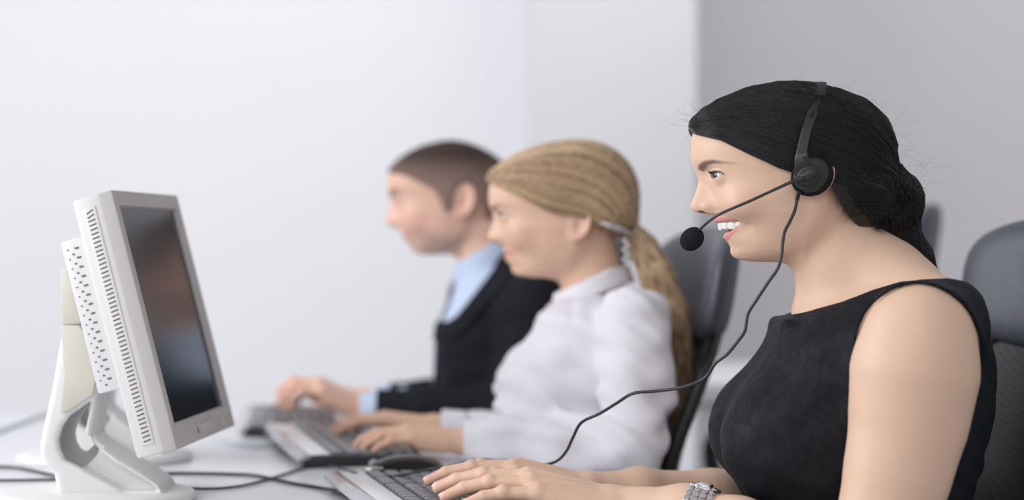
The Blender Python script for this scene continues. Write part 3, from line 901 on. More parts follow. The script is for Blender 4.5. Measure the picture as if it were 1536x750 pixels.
def office_chair():
    r = empty('office_chair')
    cf = lambda s, z: (.255 + .13*(z - .75) + .05*np.exp(-((z - .72)/.16)**2)*-1 - .045*(s/.23)**2 + .03, s)
    pad('headrest', cf, .232, .935, 1.135, .026, M_LEATHER, r)
    # mesh back: thin curved sheet in a plastic frame
    bm = bmesh.new(); g = []
    n, m = 20, 20
    for sd in (-.0012, .0012):
        for j in range(m + 1):
            z = .53 + (.95 - .53)*j/m; hs = .205 + .018*math.sin(j/m*math.pi*.6)
            for i in range(n + 1):
                s = (i/n*2 - 1)*hs; x, y = cf(s, z); g.append(bm.verts.new((x + sd, y, z)))
    N = (n+1)*(m+1)
    for sd in (0, 1):
        for j in range(m):
            for i in range(n):
                q = [g[sd*N + j*(n+1) + i], g[sd*N + j*(n+1) + i + 1], g[sd*N + (j+1)*(n+1) + i + 1], g[sd*N + (j+1)*(n+1) + i]]
                bm.faces.new(q if sd else q[::-1])
    link('mesh_back', bm_mesh('mesh_back', bm), M_MESH, r)
    pts = []
    for k in range(49):
        a = -2*math.pi*k/48
        u, v = math.cos(a), math.sin(a); q = (abs(u)**5 + abs(v)**5)**.2
        s, z = .222*u/q, .74 + .225*v/q; x, y = cf(s, z); pts.append((x + .004, y, z))
    tube('back_frame', pts, .0125, M_CHAIRP, r, n=100, sides=10)
    V = []; bm = bmesh.new(); bmesh.ops.create_cube(bm, size=1.0)
    bmesh.ops.scale(bm, vec=(.48, .50, .07), verts=bm.verts); bmesh.ops.translate(bm, vec=(0, 0, .425), verts=bm.verts)
    bevel_all(bm, .03, 4)
    o = link('seat', bm_mesh('seat', bm), M_LEATHER, r)
    for sg in (-1, 1):
        tube('armrest', [(.20, sg*.245, .44), (.23, sg*.265, .56), (.20, sg*.27, .655), (.10, sg*.265, .67), (-.08, sg*.265, .672), (-.13, sg*.265, .64), (-.10, sg*.26, .52), (-.02, sg*.245, .43)], .017, M_CHAIRP, r, n=70)
    tube('back_support', [(.10, 0, .39), (.26, 0, .42), (.32, 0, .55), (.305, 0, .66)], .022, M_CHAIRP, r, n=30)
    lathe('gas_lift', [(0, .10), (.028, .10), (.028, .26), (.018, .26), (.018, .39), (0, .39)], M_CHAIRP, r, 20)
    for k in range(5):
        a = 2*math.pi*k/5 + .3
        l_ = tube('base_arm', [(.02*math.cos(a), .02*math.sin(a), .115), (.28*math.cos(a), .28*math.sin(a), .075)], [.022, .014], M_CHAIRP, r, n=6)
        c = lathe('castor', [(0, -.012), (.026, -.012), (.03, 0), (.026, .012), (0, .012)], M_CHAIRP, r, 18,
                  M=Matrix.Translation((.28*math.cos(a), .28*math.sin(a), .030)) @ Matrix.Rotation(a, 4, 'Z') @ Matrix.Rotation(math.pi/2, 4, 'X'))
    return r
ch = office_chair()
ch.location = (.555, 2.13, 0); ch.rotation_euler.z = math.radians(27)
CHG = 'office chairs with leather headrests and mesh backs'
tag(ch, 'black office chair with grey-blue leather headrest behind the woman in the black dress', 'chair', CHG)
for loc, a, lab in (((.025, 2.74, 0), 8, 'blurred dark office chair behind the blonde woman in the white shirt'),
                    ((.605, 3.62, 0), -12, 'blurred empty office chair seen just behind the dark hair bun'),
                    ((-.11, 3.33, 0), 4, 'dark office chair the man in the suit sits on')):
    c = copy_tree(ch); c.location = loc; c.rotation_euler.z = math.radians(a); c['label'] = lab
for o_ in tuple(bpy.data.objects[n_] for n_ in ('office_chair.001', 'office_chair.003')): o_.scale = (1, 1, .985)
bpy.data.objects['office_chair.002'].scale = (1, 1, 1.037)

# ------------------------------------------------------------------ dark-haired woman with the headset
def person(loc, label, rz=0):
    e = empty('person', loc); WORLD_KIDS.add(e.name)
    return tag(e, label, 'person')

SKIN1 = (0.75, 0.515, 0.385)
def woman_dark():
    Yc = 2.09
    root = person((0.47, Yc, 0.0), 'dark-haired smiling woman in a sleeveless black dress, typing with a headset on')
    prof = [(1100,120),(1068,150),(1045,180),(1038.5,205),(1037,227),(1038.5,245),(1043,256),(1046.5,264),(1048,270),(1046.5,278),
            (1042.5,291),(1037.5,303),(1035.5,308),(1036,313),(1040,317.5),(1050,320),(1062,321.5),(1071,324),(1071.5,328),(1071.5,332),(1074,336),
            (1083,345),(1087,350),(1087.5,356),(1091,362),(1096,371),(1095.5,379),(1099,387),(1110,392),(1128,394)]
    hd = Head(Yc, [(120,120),(400,400)], 1047, 1.0, prof, smile=True)
    # trunk
    torso = Loft(Yc, [(424,1300,1392,52),(440,1250,1424,92),(458,1215,1446,140),(480,1190,1461,166),(505,1160,1469,172),(535,1148,1476,170),
                      (575,1128,1478,166),(610,1112,1476,162),(650,1104,1468,158),(690,1106,1458,152),(730,1124,1446,146),(780,1134,1436,146),
                      (860,1138,1440,156),(930,1130,1452,176),(1010,1128,1456,186),(1052,1150,1440,170)], n=2.3)
    tp = torso.prim()
    def breast(sg): return ell(P(1170, 650, Yc) + np.array([0, sg*0.068, 0]), (.078, .066, .072))
    def trunk(fl, grow=0.0):
        fl.add(torso.prim(grow), .01)
        for sg in (1, -1):
            e = breast(sg); f0 = e[0]
            fl.add((lambda X, Y, Z, f0=f0: f0(X, Y, Z) - grow, e[1] - grow, e[2] + grow), .045)
        fl.add(rcone(P(1275, 380, Yc), P(1330, 450, Yc), .046 + grow, .058 + grow, 1.0), .03)
        for sg in (1, -1):
            fl.add(rcone(P(1310, 425, Yc), P(1378, 466, Yc) + np.array([0, sg*.128, 0]), .048 + grow, .044 + grow), .05)
            fl.add(rcone(P(1206, 466, Yc) + np.array([0, sg*.012, 0]), P(1340, 440, Yc) + np.array([0, sg*.13, 0]), .008 + grow, .010 + grow), .02)   # collar bone
        return fl
    body = Field()
    trunk(body)
    body.add(hd.prims(), .01)
    # neck and slope of the shoulders
    body.add(rcone(P(1238, 325, Yc), P(1262, 452, Yc), .052, .055, 0.95), .028)
    # ear lobe showing below the ear cushion
    body.add(hd.ear_prim(c=(1217, 82, 267), sc=0.74), .006)
    # near arm: shoulder, elbow, forearm
    D = 1.905
    A = [(P(1379, 507, D), .064), (P(1372, 560, D), .0685), (P(1362, 640, D), .061), (P(1344, 720, 1.90), .0545), (P(1322, 800, 1.895), .048), (P(1300, 872, 1.895), .042)]
    for (a, ra), (b, rb) in zip(A, A[1:]): body.add(rcone(a, b, ra, rb, 0.80), .03)
    wn = P(920, 757, 2.02)
    Fm = [(P(1300, 872, 1.895), .040), (P(1215, 846, 1.92), .043), (P(1110, 792, 1.955), .034), (P(1030, 763, 1.99), .0265), (wn, .0235)]
    for (a, ra), (b, rb) in zip(Fm, Fm[1:]): body.add(rcone(a, b, ra, rb), .022)
    hn, tips_n, kn_n, up_n = hand_prim(wn, (-1, .14, .05), (.12, 1, 0.03), 1.20, curl=0.50, thick=1.0, palm_pitch=0.10)
    body.add(hn, .012)
    # far arm
    D = 2.275
    A = [(P(1352, 486, D), .060), (P(1335, 560, D), .056), (P(1230, 680, D), .045), (P(1140, 742, 2.26), .037)]
    for (a, ra), (b, rb) in zip(A, A[1:]): body.add(rcone(a, b, ra, rb, .85), .03)
    wf = P(886, 734, 2.165)
    Fm = [(P(1140, 742, 2.26), .034), (P(1065, 746, 2.235), .036), (P(960, 734, 2.19), .027), (wf, .0225)]
    for (a, ra), (b, rb) in zip(Fm, Fm[1:]): body.add(rcone(a, b, ra, rb), .02)
    hf, tips_f, kn_f, up_f = hand_prim(wf, (-1, -.02, .06), (0, -1, -.12), 1.16, curl=0.52, thick=0.98, palm_pitch=0.10)
    body.add(hf, .012)
    V, Q = surface(body, .00175, safety=2.4)
    c = hd.colour(V, SKIN1, (0.66, 0.27, 0.25), (0.74, 0.42, 0.36), (0.10, 0.06, 0.05))
    hand_colour(V, c, kn_n, tips_n); hand_colour(V, c, kn_f, tips_f)
    bo = link('body', np_mesh('body', V, Q, c), M_SKIN, root)
    print('woman body', len(V))
    nails(tips_n, up_n, bo, M_NAIL); nails(tips_f, up_f, bo, M_NAIL)
    for sg in (1, -1):
        e = hd.eye(sg, bo, iris=(0.06, 0.045, 0.04)); hd.lashes(sg, bo)
    # teeth
    def tooth(lc, z0, z1, w, dx, nm='tooth'):
        bm = bmesh.new(); bmesh.ops.create_cube(bm, size=1.0)
        bmesh.ops.subdivide_edges(bm, edges=bm.edges[:], cuts=3, use_grid_fill=True)
        for v in bm.verts:
            p = v.co
            q = (abs(p.x*2)**4 + abs(p.y*2)**4 + abs(p.z*2)**4)**0.25
            m_ = max(abs(p.x), abs(p.y), abs(p.z))*2
            v.co = p*(m_/max(q, 1e-6))*1.0
        e = 0.5
        xf = lambda l: float(hd.front(np.array(abs(l)), np.array(334.)))
        x0, x1 = xf(lc - w/2) if lc - w/2 > 0 else xf(abs(lc - w/2)), xf(lc + w/2)
        sl = (xf(abs(lc) + 1.5) - xf(max(abs(lc) - 1.5, 0)))/3.0*(1 if lc > 0 else -1)
        for v in bm.verts:
            l = lc + v.co.y*w; z = (z0 + z1)/2 + v.co.z*(z1 - z0)
            x = xf(abs(lc)) + dx + sl*(l - lc) + v.co.x*6.0
            v.co = hd.W(x, z, l)
        bmesh.ops.recalc_face_normals(bm, faces=bm.faces)
        return link(nm, bm_mesh(nm, bm), M_TEETH, bo)
    for sg in (1, -1):
        l = 0
        for i, (w, hgt) in enumerate(((9.2, 12.2), (7.8, 11), (8.2, 12), (7.4, 10.2), (7, 9), (6, 8))):
            tooth(sg*(l + w/2), 331, 333.5 + hgt - 0.28*i*i, w*0.97, 8.0)
            l += w
        l = 0
        for i, w in enumerate((5.6, 5.8, 6.2)):
            tooth(sg*(l + w/2), 349.5 - i*1.2, 356 - i*1.6, w*0.96, 18.5)
            l += w

    # dress
    dr = Field(); trunk(dr, .0056)
    for sg in (1, -1): dr.add(rcone(P(1379, 507, 1.905) if sg < 0 else P(1352, 486, 2.275), P(1372, 560, 1.905) if sg < 0 else P(1335, 560, 2.275), .0696, .0739, .80), .03)
    nk = np.array([(1000,476),(1160,476),(1198,470),(1262,453),(1308,435),(1350,422.5),(1383,419),(1421,417),(1500,430),(1700,500)], float)
    dr.add(rcone(P(1174, 489, Yc) + np.array([0, -.045, 0]), P(1174, 489, Yc) + np.array([0, .045, 0]), .012, .012), .02)
    def neck(X, Y, Z):
        k = FPX/Yc; l = np.abs(Yc - Y)*k; Ym = Yc - np.abs(Yc - Y)
        x = CX + X*FPX/Ym; z = CY + (CZ - Z)*FPX/Ym
        zz = np.interp(x, nk[:, 0], nk[:, 1]) + 10*np.exp(-(l/50)**2)*(x > 1280)
        return (zz - z)/k*0.8
    def folds(X, Y, Z):
        k = FPX/Yc; x = X*k + CX; z = CY + (CZ - Z)*k; l = (Yc - Y)*k
        a = np.sin((x*0.55 + z*0.16)*0.11 + np.sin(z*0.03)*1.3 + l*0.02)
        w = np.exp(-((x - 1175)/70)**2 - ((z - 560)/60)**2)
        b = np.sin((z - 0.55*x)*0.13 + l*0.05)*np.exp(-((z - 700)/40)**2)
        return -(0.0022*a*w + 0.0014*b + 0.0006*np.sin(x*0.05 + z*0.09 + l*0.06))
    dr.add((folds, -9*np.ones(3), 9*np.ones(3)), .0, 'd')
    dr.add((neck, -9*np.ones(3), 9*np.ones(3)), .003, 'i')
    def arm_cut(sg):
        def f(X, Y, Z):
            Ym = Yc - np.abs(Yc - Y)
            x = (CX + X*FPX/Ym - 1377)/94; z = (CY + (CZ - Z)*FPX/Ym - 524)/99
            x = x - 0.10*np.clip(z, 0, 1)
            return np.maximum((np.sqrt(x*x + z*z) - 1)*.075, .085 - sg*(Y - Yc))
        return (f, -9*np.ones(3), 9*np.ones(3))
    for sg in (1, -1): dr.add(arm_cut(sg), .003, 's')
    V, Q = surface(dr, .0028)
    do = link('dress', np_mesh('dress', V, Q), M_DRESS, root)
    # lap, legs and shoes under the desk
    sk = Field()
    for sg in (1, -1):
        sk.add(rcone((.47, Yc + sg*.09, .555), (.05, Yc + sg*.085, .545), .092, .070), .05)
    V, Q = surface(sk, .008); link('skirt', np_mesh('skirt', V, Q), M_DRESS, root)
    for sg in (1, -1):
        lg = Field()
        for a, b, r0, r1 in (((.06,.08,.54),(.0,.085,.50),.058,.056), ((.0,.085,.50),(.09,.09,.30),.055,.052), ((.09,.09,.30),(.13,.09,.10),.05,.034), ((.13,.09,.10),(.10,.09,.06),.034,.034)):
            lg.add(rcone((a[0], Yc + sg*a[1], a[2]), (b[0], Yc + sg*b[1], b[2]), r0, r1), .03)
        V, Q = surface(lg, .006); link('leg', np_mesh('leg', V, Q, np.tile(SKIN1, (len(V), 1))), M_SKIN, root)
        sh = Field(); sh.add(rcone((.14, Yc + sg*.09, .045), (-.03, Yc + sg*.09, .03), .040, .030, .8), .01)
        sh.add(((lambda X, Y, Z: .002 - Z), -9*np.ones(3), 9*np.ones(3)), .004, 'i')
        V, Q = surface(sh, .005); link('shoe', np_mesh('shoe', V, Q), M_BLACKP, root)

    # hair
    out = [(1035,190),(1050,168),(1091,145),(1136,131),(1181,125),(1236,132),(1272,141),(1308,160),(1331,186),(1341,215),(1340,245),(1336,280),
           (1310,330),(1260,350),(1190,352),(1120,335),(1065,285),(1040,235)]
    cap, lat = polar_cap(hd, (1192, 240), out, 88)
    bs = [rcone(P(1330, 297, Yc), P(1340, 302, Yc), .041, .039), rcone(P(1300, 290, Yc), P(1330, 300, Yc), .046, .042),
          rcone(P(1335, 318, Yc), P(1345, 350, Yc), .030, .028), rcone(P(1345, 350, Yc), P(1372, 385, Yc), .027, .021), rcone(P(1372, 385, Yc), P(1402, 424, Yc + .02), .021, .010)]
    nape = ell(P(1272, 285, Yc), (.052, .062, .052))
    cutp = poly_sd([(990,192),(1028,193),(1043,202),(1082,211),(1127,234),(1166,252),(1190,260),(1222,262),(1247,277),(1257,299),(1266,317),(1284,338),(1308,356),
                    (1345,398),(1420,460),(1500,300),(1400,60),(1200,40),(1000,60)])
    def cut(X, Y, Z):
        k = FPX/Yc; l = np.abs(Yc - Y)*k
        Ym = Yc - np.abs(Yc - Y)                              # the same hairline on both sides of the head
        x = CX + X*FPX/Ym; z = CY + (CZ - Z)*FPX/Ym
        return cutp(x, z)/k
    hf_ = Field(); hf_.add(cap, .01); hf_.add(nape, .03)
    hp = hd.prims(); hf_.add((lambda X, Y, Z: hp[0](X, Y, Z) - .0018, hp[1], hp[2]), .01)
    hf_.add((cut, -9*np.ones(3), 9*np.ones(3)), .006, 'i')
    for b in bs: hf_.add(b, .012)
    def groove(X, Y, Z):
        k = FPX/Yc; x = X*k + CX; z = CY + (CZ - Z)*k
        a = np.arctan2(z - 310, 1400 - x)
        return 0.0004*np.sin(a*80 + 2*np.sin(a*17))
    hf_.add((groove, -9*np.ones(3), 9*np.ones(3)), 0, 'd')
    V, Q = surface(hf_, .0024)
    ho = link('hair', np_mesh('hair', V, Q, np.tile((0.009, 0.008, 0.009), (len(V), 1))), M_HAIRB, root)
    C0 = catmull([(1034,188,0),(1050,203,0),(1088,212,0),(1130,234,0),(1168,252,0),(1200,262,0),(1240,270,0),(1280,284,0),(1320,300,0)], 60)
    C1 = catmull([(1036,184,0),(1050,167,0),(1091,144,0),(1136,130,0),(1181,124,0),(1236,131,0),(1272,140,0),(1308,159,0),(1332,186,0),(1343,215,0),(1345,250,0)], 60)
    hd.lat = lat
    rows = []
    def lay(N, sg, u0=0.0, u1=1.0, jit=1.0):
        for i in range(N):
            t = rnd.random(); a = rnd.uniform(0, .55)*rnd.random(); b = min(1, a + rnd.uniform(.35, .9))
            g = rnd.uniform(-.6, 1.3); ph = rnd.uniform(0, 6.28)
            pts = []
            for q in np.linspace(a, b, 14):
                tt = min(max(t + 0.010*math.sin(q*7 + ph), 0), 1)
                c = C0[int(q*59)]*(1 - tt) + C1[int(q*59)]*tt
                f = q*59 - int(q*59)
                if int(q*59) < 59: c = c*(1 - f) + (C0[int(q*59)+1]*(1 - tt) + C1[int(q*59)+1]*tt)*f
                x, z = c[0], c[1]
                l = float(lat(x, z, g))
                s_ = 1 - l/FPX
                pts.append(((x - CX)/hd.k*s_, Yc - sg*l/hd.k, CZ - (z - CY)/hd.k*s_))
            rows.append(pts)
    lay(2100, 1); lay(500, -1)
    # bun: turns of hair
    for i in range(800):
        ph = rnd.uniform(-1.3, 1.3); r0 = rnd.uniform(.2, 1.0); g = rnd.uniform(-.3, .8)
        cx_, cz_ = 1338, 300; pts = []
        a0 = rnd.uniform(0, 6.28); L = rnd.uniform(1.0, 2.6)
        for q in np.linspace(0, 1, 14):
            a = a0 + L*q; rr_ = 44*math.sqrt(rnd.random()) ; y = math.sqrt(max(45**2 - rr_**2, 4))
            x = cx_ + rr_*1.0*math.cos(a)*0.98; z = cz_ + rr_*math.sin(a)*0.92
            pts.append(((x - CX)/hd.k, Yc - (y*.93 + g)/hd.k, CZ - (z - CY)/hd.k))
        rows.append(pts)
    # nape: swept from behind the ear into the bun
    for i in range(420):
        t = rnd.random(); p0 = np.array([np.interp(t, [0, .4, 1], [1243, 1259, 1306]) + rnd.uniform(0, 3), np.interp(t, [0, .4, 1], [268, 305, 352]) - rnd.uniform(0, 3)])
        p1 = np.array([1325 + rnd.uniform(-6, 14), 285 + 50*t + rnd.uniform(-6, 6)]); q0 = rnd.uniform(0, .5)*rnd.random()
        rows.append([((p0[0]*(1-q) + p1[0]*q - CX)/hd.k, Yc - (.068 - .016*q), CZ - (p0[1]*(1-q) + p1[1]*q + 9*math.sin(q*3.1) - CY)/hd.k) for q in np.linspace(q0, 1, 14)])
    # tail
    for i in range(420):
        a = rnd.uniform(-2.6, 1.2); g = rnd.uniform(-.5, 1.4); pts = []
        ax = [(1333,315,33,0),(1345,350,30,0),(1372,385,22,0),(1404,430,9,.02)]
        for q in np.linspace(0, 1, 14):
            u = q*3; j = min(int(u), 2); f = u - j
            x = ax[j][0]*(1-f) + ax[j+1][0]*f; z = ax[j][1]*(1-f) + ax[j+1][1]*f; r_ = ax[j][2]*(1-f) + ax[j+1][2]*f
            yy = ax[j][3]*(1-f) + ax[j+1][3]*f
            n = np.array([.80, -.60]); r_ = r_ + g
            pts.append(((x + n[0]*r_*math.sin(a + q*.5) - CX)/hd.k, Yc + yy - r_*math.cos(a + q*.5)/hd.k, CZ - (z + n[1]*r_*math.sin(a + q*.5) - CY)/hd.k))
        rows.append(pts)
    rows = ride(hf_, np.array(rows), .0003)
    strands('hair_strands', rows, ho, M_HAIRB, .00035,
            lambda N: np.clip(rng.normal(1, .35, (N, 1)), .3, 2.5)*np.array([[.013, .0115, .0125]]))
    # loose hairs standing off the head
    fly = []
    for i in range(64):
        u = rnd.random()
        if rnd.random() < .35:
            p = np.array([1350 + rnd.uniform(-10, 40), 250 + rnd.uniform(-20, 60)]); d = np.array([rnd.uniform(.2, 1), rnd.uniform(-.8, .6)])
        elif rnd.random() < .4:
            p = np.array([1040 + rnd.uniform(-4, 25), 186 + rnd.uniform(-14, 10)]); d = np.array([rnd.uniform(-1, -.2), rnd.uniform(-.7, .3)])
        else:
            c = C1[int(rnd.uniform(5, 58))]; p = c[:2].copy(); d = np.array([rnd.uniform(.4, 1), rnd.uniform(-.35, .35)])
        L = rnd.uniform(14, 48); cv = rnd.uniform(-.5, .5); y0 = rnd.uniform(-.05, .03)
        pts = []
        for q in np.linspace(0, 1, 14):
            a = cv*q*1.6; dx = d[0]*math.cos(a) - d[1]*math.sin(a); dz = d[0]*math.sin(a) + d[1]*math.cos(a)
            x = p[0] + dx*L*q; z = p[1] + dz*L*q - 3*math.sin(q*3)
            pts.append(((x - CX)/hd.k, Yc + y0, CZ - (z - CY)/hd.k))
        fly.append(pts)
    # nape wisps
    for i in range(46):
        p = np.array([rnd.uniform(1246, 1270), rnd.uniform(278, 322)]); L = rnd.uniform(8, 26); y0 = -.052 - rnd.random()*.004
        fly.append([((p[0] - CX - L*.35*q + 4*math.sin(q*3 + i))/hd.k, Yc + y0, CZ - (p[1] + L*q - CY)/hd.k) for q in np.linspace(0, 1, 14)])
    strands('loose_hairs', np.array(fly), ho, M_HAIRB, .00009, lambda N: np.tile((.02, .017, .017), (N, 1)))
    return hd, root
hd1, woman1 = woman_dark()

# ------------------------------------------------------------------ helpers for the other two people
def app(Yc):
    def f(X, Y, Z):
        Ym = Yc - np.abs(Yc - Y); return CX + X*FPX/Ym, CY + (CZ - Z)*FPX/Ym
    return f
def everywhere(f, k, op, fl): fl.add((f, -9*np.ones(3), 9*np.ones(3)), k, op)
def chain(fl, pts, k, grow=0.0, sy=1.0):
    for (a, ra), (b, rb) in zip(pts, pts[1:]): fl.add(rcone(a, b, ra + grow, rb + grow, sy), k)

def woman_blonde():
    Yc = 2.73
    root = person((.12, Yc, 0), 'blonde woman with a long ponytail in a white shirt, typing, blurred')
    prof = [(775,225),(752,245),(741,262),(737,275),(736,290),(736.5,302),(738.5,312),(741,321),(740.5,328),(737,340),(732.5,350),(731,355),(733,360),(740,364),(748,366),(755.5,369),
            (755.5,374),(756,378),(759,380.5),(757.5,386),(759,391),(764,395.5),(767.5,401),(767.5,407),(771,412.5),(781,416),(795,417)]
    hd = Head(Yc, [(213,125),(275,200),(323,264),(354,308),(365,319),(380,337),(401,371),(415,391),(440,420)], 737, 1.3333, prof, smile=False)
    tr = Loft(Yc, [(436,848,918,44),(450,826,948,88),(470,812,974,122),(500,800,996,138),(530,782,1008,140),(563,768,1010,136),(590,764,1006,132),(620,766,998,126),
                   (650,772,990,122),(700,780,984,120),(760,792,984,128),(820,788,1000,148),(880,800,990,150)])
    near = [(P(952, 486, 2.575), .056), (P(957, 580, 2.54), .053), (P(950, 662, 2.51), .043)]
    nfor = [(P(950, 662, 2.51), .041), (P(850, 676, 2.55), .040), (P(760, 664, 2.59), .030), (P(694, 662, 2.62), .0225)]
    far = [(P(935, 480, 2.885), .054), (P(925, 580, 2.90), .050), (P(900, 648, 2.91), .040)]
    ffor = [(P(900, 648, 2.91), .038), (P(790, 652, 2.88), .036), (P(652, 640, 2.84), .0225)]
    body = Field(); body.add(tr.prim(-.006), .01)
    body.add(hd.prims(), .01); body.add(hd.ear_prim(c=(1220, 82, 284), sc=.92), .006)
    body.add(rcone(P(880, 368, Yc), P(893, 445, Yc), .050, .054, .95), .03)
    for ln in (near, far): chain(body, ln, .03, -.008, .85)
    for ln in (nfor, ffor): chain(body, ln, .02, -.001)
    hn, tn, kn, upn = hand_prim(nfor[-1][0], (-1, .06, .04), (.06, 1, 0), 1.0, curl=.85); body.add(hn, .012)
    hf, tf, kf, upf = hand_prim(ffor[-1][0], (-1, -.08, .07), (-.08, -1, 0), .98, curl=.75); body.add(hf, .012)
    V, Q = surface(body, .0027, safety=2.4)
    c = hd.colour(V, (.77, .51, .375), (.66, .27, .25), (.74, .42, .36), (.28, .18, .11), brow_w=3.4)
    hand_colour(V, c, kn, tn); hand_colour(V, c, kf, tf)
    bo = link('body', np_mesh('body', V, Q, c), M_SKIN, root)
    nails(tn, upn, bo, M_NAIL); nails(tf, upf, bo, M_NAIL)
    for sg in (1, -1): hd.eye(sg, bo, iris=(.10, .12, .13)); hd.lashes(sg, bo, n=16)
    # shirt
    def fold(X, Y, Z):
        a = np.sin(X*62 + 1.6*np.sin(Z*38 + Y*20) + Y*45)*np.sin(Z*24 + X*15)
        b = np.sin(Z*120 + 2.2*np.sin(X*30 + Y*26) + X*35)
        w = np.exp(-((Z - .80)/.07)**2)
        c_ = np.sin((X + Z)*150 + 3*np.sin(Y*30))*np.exp(-((Z - .98)/.06)**2)*(X > .09)
        return -(.0040*a + .0028*b*(.5 + w) + .0016*c_)
    sh = Field(); sh.add(tr.prim(.004), .01)
    for sg in (1, -1): sh.add(ell(P(803, 590, Yc) + np.array([0, sg*.062, 0]), (.068, .062, .072)), .045)
    for ln in (near, far): chain(sh, ln, .016, .004, .88)
    for ln in (nfor, ffor): chain(sh, [(a, r + .008) for a, r in ln], .025)
    everywhere(fold, 0, 'd', sh)
    ap = app(Yc)
    everywhere(lambda X, Y, Z: np.where(Y < 2.74, P(702, 0, 2.62)[0], P(668, 0, 2.84)[0]) - X, .002, 'i', sh)
    def nk(X, Y, Z):
        x, z = ap(X, Y, Z); return (np.interp(x, [815, 845, 900, 940, 960], [468, 446, 432, 426, 428]) - z)*Yc/FPX*.8
    everywhere(nk, .004, 'i', sh)
    V, Q = surface(sh, .0038); so = link('shirt', np_mesh('shirt', V, Q), M_SHIRTW, root)
    for (a0, r0), (b0, r1), x0, x1 in (((P(757, 664, 2.59), .038), (P(700, 662, 2.62), .035), P(696, 0, 2.62)[0], P(762, 0, 2.6)[0]), ((P(706, 644, 2.85), .032), (P(664, 640, 2.84), .031), P(662, 0, 2.84)[0], P(700, 0, 2.84)[0])):
        cf = Field(); cf.add(rcone(a0, b0, r0, r1), .004)
        everywhere(lambda X, Y, Z: x0 - X, .002, 'i', cf); everywhere(lambda X, Y, Z: X - x1, .002, 'i', cf)
        V, Q = surface(cf, .003); link('cuff', np_mesh('cuff', V, Q), M_SHIRTW, so)
    # collar: a folded band round the neck
    n0, n1 = P(880, 368, Yc), P(893, 445, Yc)
    co = Field(); co.add(rcone(n0 + (n1-n0)*.2, n1 + (n1-n0)*.25, .061, .078, .95), .01)
    inn = rcone(n0 - (n1-n0), n1 + (n1-n0), .054, .060, .95)
    co.add((lambda X, Y, Z: inn[0](X, Y, Z), -9*np.ones(3), 9*np.ones(3)), .002, 's')
    def cc(X, Y, Z):
        x, z = ap(X, Y, Z)
        top = np.interp(x, [815, 838, 870, 915, 945, 975], [446, 438, 424, 402, 398, 402]); bt = np.interp(x, [815, 826, 850, 900, 945, 975], [462, 472, 462, 440, 424, 422])
        return np.maximum(top - z, z - bt)*Yc/FPX*.8
    everywhere(cc, .003, 'i', co)
    V, Q = surface(co, .003); link('collar', np_mesh('collar', V, Q), M_SHIRTW, so)
    for k in range(6):
        q = P(np.interp(k, [0, 1.6, 3, 5], [822, 792, 764, 770]), 462 + 33*k, Yc)
        lathe('button', [(0, 0), (.0055, 0), (.0055, .002), (0, .0024)], M_BUTTON, so, 12, M=Matrix.Translation(q) @ Matrix.Rotation(-math.pi/2, 4, 'Y'))
    # trousers, shoes
    tq = Field()
    for sg in (1, -1):
        tq.add(rcone((.17, Yc + sg*.085, .545), (-.24, Yc + sg*.085, .54), .088, .066), .05); tq.add(rcone((-.24, Yc + sg*.085, .54), (-.20, Yc + sg*.09, .12), .064, .045), .03)
    V, Q = surface(tq, .009); link('trousers', np_mesh('trousers', V, Q), M_SUIT, root)
    for sg in (1, -1):
        s_ = Field(); s_.add(rcone((-.18, Yc + sg*.09, .05), (-.34, Yc + sg*.09, .03), .042, .030, .8), .01); everywhere(lambda X, Y, Z: .002 - Z, .004, 'i', s_)
        V, Q = surface(s_, .006); link('shoe', np_mesh('shoe', V, Q), M_BLACKP, root)
    # hair
    out = [(733,262),(750,249),(770,239),(797,227),(835,216),(874,212),(909,220),(928,231),(940,244),(953,268),(957,305),(953,335),(935,360),(900,372),(850,365),(790,345),(750,320),(735,290)]
    cap, lat = polar_cap(hd, (852, 292), out, 68)
    hf_ = Field(); hf_.add(cap, .01)
    hp = hd.prims(); hf_.add((lambda X, Y, Z: hp[0](X, Y, Z) - .0018, hp[1], hp[2]), .01)
    cutp = poly_sd([(700,270),(728,270),(737,277),(757,284),(780,295),(806,309),(828,319),(848,324),(866,324),(884,334),(905,345),(935,358),(960,372),(1000,340),(980,200),(850,180),(720,190)])
    everywhere(lambda X, Y, Z: cutp(*ap(X, Y, Z))*Yc/FPX, .006, 'i', hf_)
    tail = [(P(946, 345, Yc - .02), .011), (P(966, 372, Yc - .03), .019), (P(986, 415, Yc - .04), .025), (P(1008, 465, Yc - .045), .024), (P(1019, 525, Yc - .045), .018), (P(1019, 590, Yc - .04), .020), (P(1010, 650, Yc - .035), .018), (P(1004, 712, Yc - .03), .012)]
    chain(hf_, tail, .02)
    V, Q = surface(hf_, .0034)
    ho = link('hair', np_mesh('hair', V, Q, np.tile((.30, .20, .10), (len(V), 1))), M_HAIRY, root)
    C0 = catmull([(729,268),(757,283),(780,294),(806,308),(828,318),(866,323),(905,343),(945,352)], 60)
    C1 = catmull([(729,262),(750,248),(797,226),(835,215),(874,211),(909,219),(940,244),(954,268),(958,305),(953,345)], 60)
    rows = []
    for i in range(1500):
        t = rnd.random(); a = rnd.uniform(0, .5)*rnd.random(); b = min(1, a + rnd.uniform(.4, .9)); sg = 1 if i < 1300 else -1; pts = []
        for q in np.linspace(a, b, 12):
            j = min(int(q*59), 58); f = q*59 - j
            c_ = (C0[j]*(1-f) + C0[j+1]*f)*(1-t) + (C1[j]*(1-f) + C1[j+1]*f)*t
            l = float(lat(c_[0], c_[1], 0)); s_ = 1 - l/FPX
            pts.append(((c_[0]-CX)/hd.k*s_, Yc - sg*l/hd.k, CZ - (c_[1]-CY)/hd.k*s_))
        rows.append(pts)
    ta = np.array([np.r_[p, r] for p, r in tail]); tc = catmull(ta, 60)
